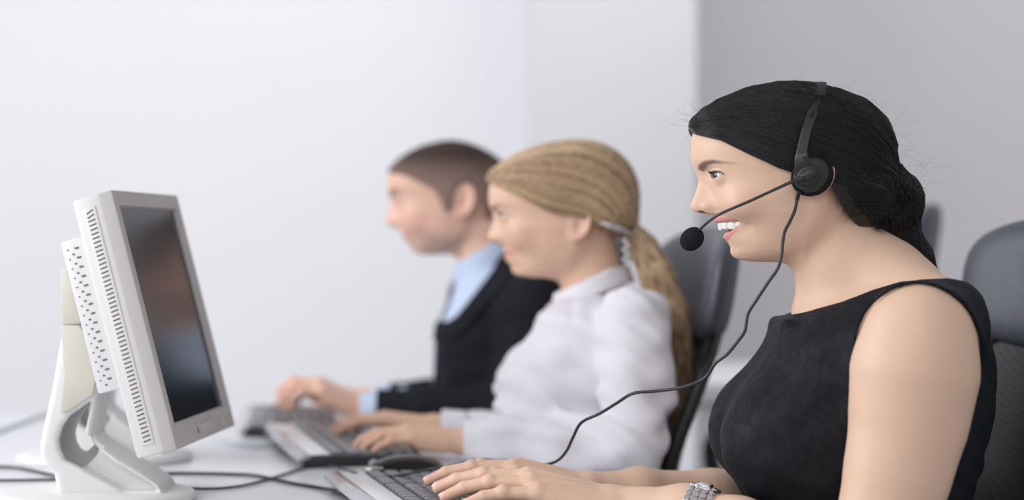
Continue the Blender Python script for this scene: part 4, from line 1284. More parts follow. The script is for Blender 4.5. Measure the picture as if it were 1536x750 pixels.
    for i in range(700):
        a = rnd.uniform(0, 6.28); q0 = rnd.uniform(0, .5)*rnd.random(); q1 = min(1, q0 + rnd.uniform(.3, .9)); pts = []
        for q in np.linspace(q0, q1, 12):
            p = tc[int(q*59)]; r_ = p[3]*rnd.uniform(.98, 1.06)
            pts.append((p[0] + r_*math.cos(a + q), p[1] + r_*math.sin(a + q), p[2]))
        rows.append(pts)
    rows = ride(hf_, np.array(rows), .0005, .0012)
    pal = np.array([(.50, .33, .185), (.66, .48, .31), (.27, .16, .085), (.78, .61, .43), (.36, .22, .12)])
    strands('hair_strands', rows, ho, M_HAIRY, .0009, lambda N: pal[rng.integers(0, 5, N)]*rng.uniform(.75, 1.2, (N, 1)))
    a, b = P(940, 338, Yc - .03), P(956, 356, Yc - .02)
    tube('hair_tie', [a*.7 + b*.3 + np.array([0, .016*math.cos(t), .016*math.sin(t)]) + np.array([.004*math.sin(t), 0, 0]) for t in np.linspace(0, 6.2832, 25)], .0035, M_BLACKM, ho, n=60)
    tube('hair_clip', [P(902, 334, Yc - .070), P(920, 340, Yc - .068), P(938, 348, Yc - .056), P(952, 354, Yc - .040)], [.002, .004, .004, .0025], M_CHROME, ho, n=24)
    for k in range(6): tube('clip_bead', [P(936 + (k % 2)*5, 358 + 7*k, Yc - .058), P(938 + (k % 2)*3, 363 + 7*k, Yc - .058)], .0035, M_CLEARB, ho, n=4)
    return hd
M_CLEARB = mat('clear_bead', (.85, .83, .85), .1, 0, .7)
woman_blonde()

def man():
    Yc = 3.27
    root = person((-.07, Yc, 0), 'man with short brown hair in a dark suit and pale blue shirt, farthest and blurred')
    prof = [(606,236),(591,250),(585,262),(583,272),(582.5,283),(582.5,292),(584,299),(586,305),(584,313),(580.5,321),(578.5,328),(580,334),(588,340),(596,342.5),(602,346),(602.5,350),(604,353),
            (607,355),(606.5,359),(609,363),(613,367),(616.5,372),(619,377),(624,381),(634,383)]
    hd = Head(Yc, [(212,125),(258,205),(300,264),(330,308),(341,319),(354,337),(368,371),(381,391),(400,418)], 586, 1.5625, prof, smile=False, wide=1.02)
    tr = Loft(Yc, [(394,722,768,34),(408,706,796,70),(425,692,820,104),(450,676,838,134),(484,661,850,144),(521,657,858,144),(563,661,858,140),(600,664,852,134),(650,668,846,130),(720,672,846,134),(797,680,850,150)])
    near = [(P(806, 462, 3.08), .058), (P(798, 540, 3.05), .052), (P(768, 614, 3.03), .040)]
    nfor = [(P(768, 614, 3.03), .038), (P(650, 617, 3.07), .032), (P(545, 613, 3.115), .0255)]
    far = [(P(786, 458, 3.46), .058), (P(770, 540, 3.48), .052), (P(740, 604, 3.48), .040)]
    ffor = [(P(740, 604, 3.48), .038), (P(640, 602, 3.45), .032), (P(545, 600, 3.40), .0255)]
    body = Field(); body.add(tr.prim(-.010), .01)
    body.add(hd.prims(), .01); body.add(hd.ear_prim(c=(1222, 83, 268), sc=1.06), .006)
    body.add(rcone(P(722, 350, Yc), P(738, 412, Yc), .058, .062, .98), .03)
    for ln in (near, far): chain(body, ln, .03, -.008, .9)
    for ln in (nfor, ffor): chain(body, ln, .02, -.001)
    hn, tn, kn, upn = hand_prim(nfor[-1][0], (-1, .05, .26), (.05, 1, 0), 1.06, curl=1.65, thick=1.12, palm_pitch=.12); body.add(hn, .012)
    hf, tf, kf, upf = hand_prim(ffor[-1][0], (-1, -.05, .12), (-.05, -1, 0), 1.06, curl=1.2, thick=1.1); body.add(hf, .012)
    V, Q = surface(body, .0032, safety=2.4)
    c = hd.colour(V, (.76, .485, .38), (.62, .31, .27), (.74, .38, .33), (.16, .10, .07), lash=True, stubble=(.33, .25, .20), brow_w=5)
    hand_colour(V, c, kn, tn); hand_colour(V, c, kf, tf)
    bo = link('body', np_mesh('body', V, Q, c), M_SKIN, root)
    for sg in (1, -1): hd.eye(sg, bo)
    ap = app(Yc)
    # jacket with sleeves
    vp = poly_sd([(640,340),(760,340),(757,366),(750,386),(732,414),(710,442),(694,462),(684,474),(672,482),(640,482)])
    jk = Field(); jk.add(tr.prim(.006), .01)
    for sg in (1, -1): jk.add(rcone(P(770, 408, Yc), P(800, 448, Yc) + np.array([0, sg*.17, 0]), .045, .056), .04)
    jk.add(rcone(P(745, 378, Yc), P(765, 425, Yc), .062, .080), .03)
    for ln in (near, far): chain(jk, ln, .03, .008, .92)
    for ln in (nfor, ffor): chain(jk, [(a, r + .011) for a, r in ln], .025)
    def lap(X, Y, Z):
        x, z = ap(X, Y, Z); d = vp(x, z)
        w = (d > 0)*(d < 26)*(z > 385)
        f = np.sin(X*50 + Z*70 + Y*25)*np.sin(Z*40 - X*30 + Y*30)
        return -(.005*w) - .0022*f
    everywhere(lap, 0, 'd', jk)
    everywhere(lambda X, Y, Z: vp(*ap(X, Y, Z))*Yc/FPX, .004, 's', jk)
    everywhere(lambda X, Y, Z: (P(566, 0, 3.11)[0] - X), .002, 'i', jk)
    V, Q = surface(jk, .0045); jo = link('jacket', np_mesh('jacket', V, Q), M_SUIT, root)
    sh = Field(); sh.add(tr.prim(-.002), .01); sh.add(rcone(P(731, 385, Yc), P(742, 425, Yc), .067, .078), .03)
    for sg in (1, -1): sh.add(rcone(P(760, 404, Yc), P(790, 440, Yc) + np.array([0, sg*.12, 0]), .035, .04), .04)
    chain(sh, [(P(600, 615, 3.09), .036), (P(548, 613, 3.113), .032)], .01); chain(sh, [(P(600, 601, 3.42), .036), (P(548, 600, 3.40), .032)], .01)
    everywhere(lambda X, Y, Z: (P(541, 0, 3.11)[0] - X), .002, 'i', sh)
    def col_(X, Y, Z):
        x, z = ap(X, Y, Z); return (np.interp(x, [676, 690, 720, 756, 780], [408, 396, 378, 360, 356]) - z)*Yc/FPX*.8
    everywhere(col_, .003, 'i', sh)
    everywhere(lambda X, Y, Z: (.62 - Z), .003, 'i', sh)
    V, Q = surface(sh, .0042); so = link('shirt', np_mesh('shirt', V, Q), M_SHIRTB, root)
    co = Field(); co.add(rcone(P(724, 360, Yc), P(744, 430, Yc), .071, .083), .01)
    inn = rcone(P(708, 300, Yc), P(755, 470, Yc), .064, .074)
    co.add((inn[0], -9*np.ones(3), 9*np.ones(3)), .002, 's')
    def cc(X, Y, Z):
        x, z = ap(X, Y, Z)
        top = np.interp(x, [676, 690, 720, 756, 790], [404, 392, 374, 356, 352]); bt = np.interp(x, [676, 688, 705, 756, 790], [418, 436, 426, 384, 372])
        return np.maximum(top - z, z - bt)*Yc/FPX*.8
    everywhere(cc, .003, 'i', co)
    V, Q = surface(co, .0035); link('collar', np_mesh('collar', V, Q), M_SHIRTB, so)
    ti = Field(); ti.add(rcone(P(687, 424, Yc), P(683, 440, Yc), .013, .017, 1.2), .01); ti.add(rcone(P(682, 442, Yc), P(662, 500, Yc), .010, .014, 2.6), .01); ti.add(rcone(P(662, 500, Yc), P(660, 600, Yc), .013, .016, 2.6), .01)
    V, Q = surface(ti, .004); link('tie', np_mesh('tie', V, Q), M_TIE, root)
    tq = Field()
    for sg in (1, -1):
        tq.add(rcone((-.04, Yc + sg*.09, .55), (-.44, Yc + sg*.09, .54), .092, .070), .05); tq.add(rcone((-.44, Yc + sg*.09, .54), (-.40, Yc + sg*.1, .12), .068, .048), .03)
    V, Q = surface(tq, .009); link('trousers', np_mesh('trousers', V, Q), M_SUIT, root)
    for sg in (1, -1):
        s_ = Field(); s_.add(rcone((-.38, Yc + sg*.1, .05), (-.56, Yc + sg*.1, .03), .045, .032, .8), .01); everywhere(lambda X, Y, Z: .002 - Z, .004, 'i', s_)
        V, Q = surface(s_, .006); link('shoe', np_mesh('shoe', V, Q), M_BLACKP, root)
    # cropped hair, thinner at the sides
    out = [(586,258),(595,246),(622,226),(653,214),(681,210.5),(709,217),(733,233),(748,254),(756,285),(752,318),(738,345),(672,358),(610,330),(584,290)]
    cap, lat = polar_cap(hd, (672, 285), out, 59)
    hf_ = Field(); hf_.add(cap, .01); hp = hd.prims(); hf_.add((lambda X, Y, Z: hp[0](X, Y, Z) - .0016, hp[1], hp[2]), .01)
    cutp = poly_sd([(560,262),(586,261),(604,263),(618,268),(634,276),(650,284),(658,296),(664,312),(672,322),(678,312),(680,290),(690,276),(706,274),(720,286),(726,306),(730,330),(738,352),(770,360),(790,200),(680,190),(560,220)])
    everywhere(lambda X, Y, Z: cutp(*ap(X, Y, Z))*Yc/FPX, .008, 'i', hf_)
    V, Q = surface(hf_, .0036)
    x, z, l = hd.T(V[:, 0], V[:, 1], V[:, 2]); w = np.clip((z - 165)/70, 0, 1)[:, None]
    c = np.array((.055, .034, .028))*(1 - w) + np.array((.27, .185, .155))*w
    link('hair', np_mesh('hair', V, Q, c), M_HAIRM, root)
man()

# ------------------------------------------------------------------ flat monitors
def monitor():
    r = empty('computer_monitor', (-.585, 2.235, ZD)); WORLD_KIDS.add(r.name)
    tag(r, 'nearest white computer monitor, seen from its slotted left side, on a looped stand', 'monitor')
    phi, tl, W, H = .10710, .25459, .279, .3583
    n = Vector((math.cos(phi), -math.sin(phi), 0)); w = Vector((math.sin(phi), math.cos(phi), 0))
    u = math.cos(tl)*Vector((0, 0, 1)) - math.sin(tl)*n; b = w.cross(u); b = -b if b.dot(n) < 0 else b
    NB = Vector((-.44583, 2.130, CZ - .28195))
    M = Matrix(((w.x, b.x, u.x, NB.x), (w.y, b.y, u.y, NB.y), (w.z, b.z, u.z, NB.z), (0, 0, 0, 1)))
    # casing: front frame with opening, rear shell, rear box
    bm = bmesh.new()
    aL, aR, cB, cT, dp = .0150, W - .018, .0320, H - .0215, .0075
    o = [(0, 0), (W, 0), (W, H), (0, H)]; i_ = [(aL, cB), (aR, cB), (aR, cT), (aL, cT)]
    i2 = [(aL + .003, cB + .003), (aR - .003, cB + .003), (aR - .003, cT - .003), (aL + .003, cT - .003)]
    T = .019
    V = lambda q, y: [bm.verts.new((x, y, z)) for x, z in q]
    of, inf, inr, ob = V(o, 0), V(i_, 0), V(i2, -dp), V(o, -T)
    for k in range(4):
        j = (k + 1) % 4
        bm.faces.new((of[k], of[j], inf[j], inf[k])); bm.faces.new((inf[k], inf[j], inr[j], inr[k])); bm.faces.new((of[j], of[k], ob[k], ob[j]))
    bm.faces.new(ob[::-1]); bm.faces.new(inr)
    bmesh.ops.recalc_face_normals(bm, faces=bm.faces)
    outer = [e for e in bm.edges if all(v in of for v in e.verts)] + [e for e in bm.edges if (e.verts[0] in of and e.verts[1] in ob) or (e.verts[1] in of and e.verts[0] in ob)]
    bmesh.ops.bevel(bm, geom=outer, offset=.0022, segments=3, profile=.5, affect='EDGES')
    bmesh.ops.transform(bm, matrix=M, verts=bm.verts)
    me = bm_mesh('bezel', bm); link('bezel', me, M_BEZEL_SHADED, r); sharp(me)
    sh = box_obj('side_casing', (W/2, -.0385, H/2), (W - .0015, .0385, H - .0015), M_CREAMW, r, bev=.004, M=M)
    fr = box_obj('seam', (W/2, -.0196, H/2), (W - .003, .0014, H - .003), M_BEIGE, r, M=M)
    scn = box_obj('screen', ((aL + aR)/2, -.0070, (cB + cT)/2), (aR - aL - .005, .002, cT - cB - .005), M_SCREEN, r, M=M)
    box_obj('front_edge', (.0009, -.0088, H/2), (.0014, .0150, H - .006), M_CREAMW, r, bev=.0006, M=M)
    # slots down the side: dark boxes paint the shade inside them
    box_obj('slot_channel', (-.0002, -.0365, H*.502), (.0012, .0175, H*.915), M_CREAMW, r, bev=.0005, M=M)
    me = None
    for k in range(54):
        c = H*(.060 + .880*k/53)
        if me is None:
            so = box_obj('vent_slot_shade', (0, 0, 0), (.0016, .0112, .0023), M_SLOT, r, bev=.0006); me = so.data
        else:
            so = bpy.data.objects.new('vent_slot_shade', me); COL.objects.link(so); so.parent = r
        so.matrix_basis = M @ Matrix.Translation((-.0003, -.0365, c)) @ Matrix.Rotation(math.radians(7 if k < 52 else 22), 4, 'X')
        wparent(so, r)
    # rear box; raised dark boxes stand for the shade in its vents
    z0, z1 = H*.272, H*.862
    bx_o = box_obj('rear_housing', (W/2 - .006, -.0745, (z0 + z1)/2), (W - .034, .0340, z1 - z0), M_STANDW, r, bev=.003, M=M)
    a0 = W/2 - .006 - (W - .034)/2
    me1 = None; me2 = None
    for k in range(15):
        c = z1 - .013 - (z1 - z0 - .03)*k/14
        for (bb, ln, hh, dc) in ((-.0705, .0062, .0024, 0), (-.0770, .0034, .0022, .0072), (-.0835, .0022, .0018, 0)):
            so = box_obj('vent_hole_shade', (0, 0, 0), (.0012, ln, hh), M_SLOT, bx_o, bev=.0004) if me1 is None or ln != .0062 and me2 is None or True and k == 0 else None
            if k == 0:
                if ln == .0062: me1 = so.data
                elif ln == .0034: me2 = so.data
                else: me3 = so.data
            else:
                so = bpy.data.objects.new('vent_hole_shade', {.0062: me1, .0034: me2, .0022: me3}[ln]); COL.objects.link(so); so.parent = bx_o
            so.matrix_basis = M @ Matrix.Translation((a0 - .0002, bb, c - dc))
            so.parent = None; wparent(so, bx_o)
    # buttons and lamp on the lower frame
    for k, (f, wd, hh) in enumerate(((.37, .0022, .009), (.452, .0026, .0125), (.494, .0026, .0125), (.536, .0026, .0125), (.578, .0026, .0125), (.62, .0026, .0125), (.815, .0018, .014))):
        box_obj('button', (W*f, .0004, .0135), (wd, .0016, hh), M_BEIGE if k else M_SLOT, r, bev=.0005, M=M)
    for f in (.355, .45, .52, .58, .62): box_obj('button_mark', (W*f, .0001, .0240), (.0035, .0006, .0012), M_SLOT, r, M=M)
    box_obj('power_light', (W*.775, .0003, .0165), (.0016, .0012, .0016), M_SLOT, r, M=M)
    # stand
    Ys = 2.195
    q = lambda px, py: (px, py)
    outer = poly_sd([(84,440),(118,440),(126,492),(140,528),(148,562),(142,600),(136,634),(133,658),(141,668),(176,690),(213,713),(236,728),(246,746),(84,748),(82,728),(79,713),(66,699),(58,684),(57,668),(64,632),(74,584),(84,520),(90,486)])
    hole = poly_sd([(118,614),(132,604),(128,630),(124,650),(122,662),(119,676),(104,690),(94,686),(88,674),(86,660),(92,640),(103,624)])
    web = poly_sd([(96,690),(104,682),(116,660),(126,652),(133,664),(140,671),(172,696),(212,719),(230,731),(236,738),(184,738)])
    k = FPX/Ys
    lo = np.append(P(40, 760, Ys)[:1], [2.18, ZD]); hi = np.array([P(260, 400, Ys)[0], 2.32, P(0, 430, Ys)[2]])
    yc, hw = 2.245, .050
    def f(X, Y, Z):
        x = X*k + CX; z = CY + (CZ - Z)*k
        d = outer(x, z)/k
        half = hw - .012*np.clip((Z - .80)/.2, 0, 1)
        d = smax(d, np.abs(Y - yc) - half, .012)
        d = smax(d, -hole(x, z)/k, .008)
        # hollow behind the lower web
        d = smax(d, -np.maximum(np.abs(Y - yc) - (half - .016), np.maximum(hole(x, z)/k - .018, outer(x, z)/k + .009)), .01)
        d = smax(d, -np.maximum(web(x, z)/k, Y - (yc - half + .030)), .006)
        return smax(d, ZD + .004 - Z, .002)
    fl = Field(); fl.add((f, lo - .01, hi + .01), .01)
    V, Q = surface(fl, .0026)
    so = link('stand', np_mesh('stand', V, Q), M_STANDW, r)
    pn = prism('side_panel', [(P(x, z, Ys)[0], P(x, z, Ys)[2]) for x, z in ((92,488),(119,488),(128,500),(139,532),(145,562),(140,592),(130,598),(118,606),(104,616),(91,618),(98,560))], 2.1905, 2.200, M_BEIGE, so, bev=.001)
    prism('top_cap', [(P(x, z, Ys)[0], P(x, z, Ys)[2]) for x, z in ((89,410),(93,404),(103,404),(116,440),(120,487),(90,488))], 2.198, 2.30, M_BEIGE, so, bev=.003)
    tube('hinge', [P(128, 541, Ys) + np.array([0, .002, 0]), P(132, 541, 2.25)], .006, M_CHROME, so, n=4)
    prism('neck_bracket', [(P(x, z, Ys)[0], P(x, z, Ys)[2]) for x, z in ((112,450),(135,480),(158,560),(146,566),(124,520),(112,490))], 2.21, 2.29, M_BLACKP, so)
    # foot
    el = []
    for (rx, ry, z) in ((.139, .098, 0), (.143, .101, .002), (.143, .101, .0075), (.139, .098, .0115), (.120, .083, .0135), (.06, .04, .0148)):
        el.append((rx, ry, z))
    bm = bmesh.new(); rings = []
    for rx, ry, z in el: rings.append([bm.verts.new((-.585 + rx*math.cos(2*math.pi*k_/64), 2.235 + ry*math.sin(2*math.pi*k_/64), ZD + z)) for k_ in range(64)])
    for A, B in zip(rings, rings[1:]):
        for k_ in range(64): bm.faces.new((A[k_], A[(k_+1) % 64], B[(k_+1) % 64], B[k_]))
    bm.faces.new(rings[0][::-1]); bm.faces.new(rings[-1])
    me = bm_mesh('foot', bm); link('foot', me, M_STANDW, r); sharp(me, .9)
    return r
mon = monitor()
mon2 = copy_tree(mon); mon2.location = (-.585 - .085, 2.235 + .40, ZD)
mon2['label'] = 'second white computer monitor, mostly hidden behind the nearest one, only its stand and foot showing'
for o in (mon, mon2): o['group'] = 'white monitors on the desk'

# ------------------------------------------------------------------ keyboards
def keyboard():
    r = empty('keyboard', (-.265, 2.35, ZD))
    tl = math.radians(3.0)
    L, Wd = .455, .200
    # local: x across from the rear edge, y = -along, z up
    prof = [(0, .004), (Wd, .001), (Wd, .0085), (Wd - .004, .012), (.048, .0185), (.046, .0195), (.004, .0195), (0, .015)]
    prism('base', prof, -L, 0, M_KEYB, r, bev=.0012)
    box_obj('rear_panel', (.028, -L/2, .0205), (.034, L - .012, .002), M_SILVER, r, bev=.0008)
    box_obj('far_panel_strip', (.030, -.016, .0219), (.010, .018, .0008), M_BLACKP, r)
    prism('clear_rim', [(-.008, .010), (.010, .0165), (.012, .0215), (.002, .0225), (-.012, .0135)], -L - .004, .006, M_CLEAR, r, bev=.001)
    bm = bmesh.new(); bmesh.ops.create_cube(bm, size=1.0)
    for v in bm.verts:
        if v.co.z > 0: v.co.x *= .82; v.co.y *= .86
    bevel_all(bm, .06, 2)
    me = bm_mesh('key', bm); me.shade_smooth(); sharp(me)
    me.materials.append(M_KEYG)
    x0 = .0535; pitch = .0238; cp = .0192
    ss = lambda x: .0178 - (x - .048)*(.0065/.148)
    rows = [
        [1]*15 + ['g'] + [1]*3 + ['g'] + [1]*3,
        [1]*13 + [2] + ['g'] + [1]*3 + ['g'] + [1]*3,
        [1.5] + [1]*12 + [1.5] + ['g'] + [1]*3 + ['g'] + [1]*3,
        [1.75] + [1]*11 + [2.25] + ['g'] + [1]*3 + ['g'] + [1]*3,
        [2.25] + [1]*10 + [2.75] + ['g', 1, 1, 1, 'g'] + [1]*3,
        [1.5, 1, 1.5, 6, 1.5, 1, 1.25, 1.25, 'g', 1, 1, 1, 'g', 2, 1]]
    tot = 23 - 1
    for j, row in enumerate(rows):
        x = x0 + pitch*(j + .5) - .004 + (0 if j else -.003)
        # near end of the board is the left end of the rows; lay from the near side
        y = -L + .012; sc = (L - .024)/sum(.35 if k == 'g' else k for k in row)
        for k in row:
            w_ = (.35 if k == 'g' else k)*sc
            if k != 'g':
                o = bpy.data.objects.new('key', me); COL.objects.link(o); o.parent = r
                o.location = (x, y + w_/2, ss(x) + .0032); o.scale = (pitch*.88, w_ - .0022, .0062)
                o.rotation_euler = (0, math.radians(2.5), 0)
            y += w_
    r.rotation_euler.z = math.radians(16.7)
    return r
kb = keyboard()
tag(kb, 'black keyboard with silver rear panel and clear rim, under the dark-haired woman\'s hands', 'keyboard', 'keyboards on the desk')
kb2 = copy_tree(kb); kb2.location = (-.455, 2.965, ZD); kb2.rotation_euler.z = math.radians(16)
kb2['label'] = 'blurred keyboard with silver top under the hands of the blonde woman'
kb3 = copy_tree(kb); kb3.location = (-.545, 3.315, ZD); kb3.rotation_euler.z = math.radians(8); kb3.scale = (.86, .86, .9)
_dk = None
for c_ in kb3.children:
    if c_.name.startswith('key'):
        if _dk is None: _dk = c_.data.copy(); _dk.materials[0] = M_KEY
        c_.data = _dk
    elif c_.name.startswith('rear_panel'): c_.data = c_.data.copy(); c_.data.materials[0] = M_KEY
kb3['label'] = 'farthest keyboard, dark and out of focus, under the hands of the man in the suit'

# ------------------------------------------------------------------ mouse
def mouse():
    c = P(606, 717, 2.425); r = empty('computer_mouse', (c[0], c[1], ZD)); WORLD_KIDS.add(r.name)
    tag(r, 'glossy black mouse with a silver front edge beyond the nearest keyboard', 'mouse')
    cx_, cy_ = c[0], c[1] + .01
    def f(X, Y, Z):
        x = (X - cx_)/.066; y = (Y - cy_)/.036; z = Z - ZD
        top = .0345*np.clip(1 - np.abs((x - .06)/1.04)**2.3, 0, 1)**.62*np.clip(1 - np.abs(y)**2.4, 0.0, 1)**.55
        side = (np.sqrt(x*x*0.94 + y*y) - 1)*.036
        return smax(smax((z - top)*.75, side, .004), .001 - z, .002)
    lo = np.array([cx_ - .075, cy_ - .045, ZD - .003]); hi = np.array([cx_ + .075, cy_ + .045, ZD + .045])
    fl = Field(); fl.add((f, lo, hi), .004)
    V, Q = surface(fl, .0016); link('shell', np_mesh('shell', V, Q), M_BLACKGLOSS, r)
    tube('scroll_wheel', [(cx_ - .047, cy_ - .007, ZD + .021), (cx_ - .047, cy_ + .002, ZD + .021)], .0075, M_CLEAR, r, n=6, sides=20)
    pts = [(cx_ - .030, cy_ - .028, ZD + .0180), (cx_ - .046, cy_ - .021, ZD + .0165), (cx_ - .058, cy_ - .010, ZD + .0125), (cx_ - .0615, cy_, ZD + .0115), (cx_ - .058, cy_ + .012, ZD + .0125)]
    tube('silver_edge', pts, [.0015, .0032, .004, .004, .003], M_CHROME, r, n=24)
    tube('side_groove', [(cx_ - .036, cy_ - .0335, ZD + .012), (cx_, cy_ - .0385, ZD + .015), (cx_ + .035, cy_ - .034, ZD + .012)], .0012, M_BLACKM, r, n=20)
M_BLACKGLOSS = mat('black_gloss', (.012, .012, .014), .16, 0, .28)
mouse()

# ------------------------------------------------------------------ cords on the desk
def cord(name, label, pts, r, m, n=120):
    o = tube(name, pts, r, m, None, n=n, sides=8)
    return tag(o, label, 'cable')
def onz(px, py, z):                     # point at height z seen at this pixel
    Y = (CZ - z)*FPX/(py - CY); return P(px, py, Y)
z = ZD + .0028
cord('desk_cable', 'thick black cord running left from the clear rim of the nearest keyboard',
     [onz(540,742,.752), onz(520,739,.748), onz(500,735,.742), onz(477,731,z), onz(440,725,z), onz(408,718,z), onz(376,712.5,z), onz(340,711,z), onz(270,710,z), onz(205,711,z), onz(140,713,z), onz(85,713,z), onz(50,706,z), onz(20,701,z), onz(-30,700,z), onz(-420,704,z)], .0026, M_CABLE)
cord('desk_cable', 'pale blurred cord behind the left monitor stand at the left edge', [onz(-330,672,z), onz(-30,655,z), onz(0,646,z), onz(30,635,z), onz(65,623,z), onz(120,612,z)], .004, M_CABLEG)
cord('desk_cable', 'pale blurred cord lying on the desk between nearest monitor and the blonde woman keyboard', [onz(290,640,z), onz(322,656,z), onz(350,665,z), onz(385,669,z), onz(415,668,z), onz(430,662,z)], .0035, M_CABLEG)

# ------------------------------------------------------------------ headset
def headset():
    hd = hd1; Yc = 2.09
    r = empty('headset', tuple(P(1219, 264, 2.0))); WORLD_KIDS.add(r.name)
    tag(r, 'black single-boom telephone headset worn over the dark hair', 'headset')
    H = lambda px, py, l: P(px, py, Yc - l/hd.k)          # l in px of the head plane, towards the camera
    def disc(name, c, rx, rz, l0, l1, m, rot=0, parent=r, rnd_=.25, n=48):
        bm = bmesh.new(); rings = []
        L = l1 - l0
        for s_, ll in ((0, l0), (1 - rnd_*.5, l0), (1, l0 + L*.25), (1, l0 + L*.6), (1 - rnd_*.35, l0 + L*.88), (1 - rnd_, l1), (.0, l1 + L*.12)):
            if s_ == 0: rings.append([bm.verts.new(H(c[0], c[1], ll))]); continue
            rg = []
            for k in range(n):
                a = 2*math.pi*k/n; x = rx*s_*math.cos(a); z = rz*s_*math.sin(a)
                rg.append(bm.verts.new(H(c[0] + x*math.cos(rot) - z*math.sin(rot), c[1] + x*math.sin(rot) + z*math.cos(rot), ll)))
            rings.append(rg)
        for A, B in zip(rings, rings[1:]):
            for k in range(n):
                q = []
                for v in (A[k % len(A)], A[(k+1) % n % len(A)], B[(k+1) % n % len(B)], B[k % len(B)]):
                    if v not in q: q.append(v)
                bm.faces.new(q)
        bmesh.ops.recalc_face_normals(bm, faces=bm.faces)
        return link(name, bm_mesh(name, bm), m, parent)
    def strip(name, pts, m, parent=r, n=40):
        """flat curved bar: points (px,py,l,halfwidth px,halfthick px)"""
        c = catmull(pts, n); bm = bmesh.new(); rg = []
        W3 = np.array([H(p[0], p[1], p[2]) for p in c]); T = np.gradient(W3, axis=0); T /= np.linalg.norm(T, axis=1)[:, None]
        for p, w3, t in zip(c, W3, T):
            side = np.array([1, 0, 0.]); side = side - t*(side @ t); side /= np.linalg.norm(side)
            out = np.cross(t, side)
            hw, ht = p[3]/hd.k, p[4]/hd.k
            rg.append([bm.verts.new(w3 + side*hw*a + out*ht*b) for a, b in ((-1,-.4),(-.8,-1),(.8,-1),(1,-.4),(1,.4),(.8,1),(-.8,1),(-1,.4))])
        for A, B in zip(rg, rg[1:]):
            for k in range(8): bm.faces.new((A[k], A[(k+1) % 8], B[(k+1) % 8], B[k]))
        bm.faces.new(rg[0][::-1]); bm.faces.new(rg[-1])
        bmesh.ops.recalc_face_normals(bm, faces=bm.faces)
        me = bm_mesh(name, bm); o = link(name, me, m, parent); sharp(me, .8); return o
    # band over the head
    R0 = 240 - 131
    def over(ph, g):
        c_, s_ = math.cos(ph), math.sin(ph)
        zz = 240 - (R0 + g)*abs(c_)**(2/2.6); ll = math.copysign((88 + g)*abs(s_)**(2/2.6), s_)
        xx = float(np.interp(zz, [131, 148, 173, 200, 227, 245], [1228.5, 1227, 1217.5, 1208.5, 1203.5, 1203])) if ll > 0 else float(np.interp(zz, [131, 245], [1229, 1222]))
        return xx, zz, ll
    def bar(name, ph0, ph1, g0, g1, w0, w1, th, m, n=12):
        pts = []
        for t in np.linspace(0, 1, n):
            x, z_, l = over(ph0 + (ph1 - ph0)*t, g0 + (g1 - g0)*t); pts.append((x, z_, l, w0 + (w1 - w0)*t, th))
        return strip(name, pts, m)
    bar('headband', -1.0, .56, 4.5, 4.5, 8, 10.5, 2.2, M_BLACKM)
    bar('headband_end', .10, .66, 6.5, 6.2, 11.5, 9.5, 2.4, M_BLACKM)
    bar('slider', .60, 1.06, 4.0, 6.5, 5.2, 5.0, 1.5, M_BLACKM)
    pts = []
    for ph, g, w_ in ((1.0, 8.0, 7.6), (1.09, 9.5, 7.4), (1.2, 11, 7.3), (1.3, 12.5, 7.4)):
        x, z_, l = over(ph, g); pts.append((x, z_, l, w_, 2.8))
    strip('arm', pts + [(1203, 226, 103, 8.2, 3.2), (1203, 238, 105, 10.5, 3.2), (1206, 250, 104.5, 14.5, 2.6), (1209, 258, 103, 17, 1.8)], M_BLACKP)
    strip('arm_slot_shade', [(over(1.02, 11.2)[0], over(1.02, 11.2)[1], over(1.02, 11.2)[2], 2, .6), (over(1.12, 13.2)[0], over(1.12, 13.2)[1], over(1.12, 13.2)[2], 2, .6)], M_SLOT_SHADE)
    disc('ear_cushion', (1218.5, 264), 33.5, 29.5, 84, 97, M_FOAM, rot=-.55, rnd_=.22)
    disc('ear_cup', (1217, 262.5), 28.5, 24.5, 94, 104, M_BLACKP, rot=-.75, rnd_=.3)
    disc('hub', (1214, 262.5), 19, 16, 102, 107, M_BLACKP, rot=-.5, rnd_=.3)
    b = disc('pivot', (1214, 262), 14.5, 9, 106, 113, M_BLACKP, rot=-.45, rnd_=.4)
    for i, (x, y) in enumerate([(1197+k*5.2, 273.5 + 6.5*math.sin((k+.5)/6*math.pi)) for k in range(6)] + [(1201+k*5.2, 271 + 5.5*math.sin((k+.8)/5*math.pi)) for k in range(5)]):
        disc('speaker_hole_shade', (x, y), 1.1, 1.0, 103.6, 104.8, M_SLOT_SHADE, n=8)  # black discs on the surface paint the shade inside the holes
    # far side cushion
    disc('ear_cushion', (1218, 262), 31, 28, -97, -84, M_FOAM)
    strip('arm', [(1233,165,-70,6,2.6), (1226,200,-90,7,3), (1219,245,-99,9,3)], M_BLACKP)
    # boom and microphone
    bp = [(1205,267,112),(1191,271.5,112),(1153,288.5,108),(1127,300.5,101),(1100,312,90),(1085,318.5,82),(1073,325,74),(1060,334.5,66),(1050,344,59),(1046,349,56)]
    tube('boom', [H(*p) for p in bp], [3.4/hd.k, 2.6/hd.k] + [2.15/hd.k]*8, M_BLACKP, r, n=60, sides=12)
    mc = H(1038, 358.5, 52); bm = bmesh.new(); bmesh.ops.create_uvsphere(bm, u_segments=40, v_segments=24, radius=1.0)
    ax = Vector((-.72, 0, -.69)); az = Vector((0, 1, 0)); ay = ax.cross(az)
    rr = np.array([19.2, 16.3, 16.3])/hd.k
    bmesh.ops.transform(bm, matrix=Matrix(((ax.x*rr[0], ay.x*rr[1], az.x*rr[2], mc[0]), (ax.y*rr[0], ay.y*rr[1], az.y*rr[2], mc[1]), (ax.z*rr[0], ay.z*rr[1], az.z*rr[2], mc[2]), (0,0,0,1))), verts=bm.verts)
    link('microphone', bm_mesh('microphone', bm), M_FOAM, r)
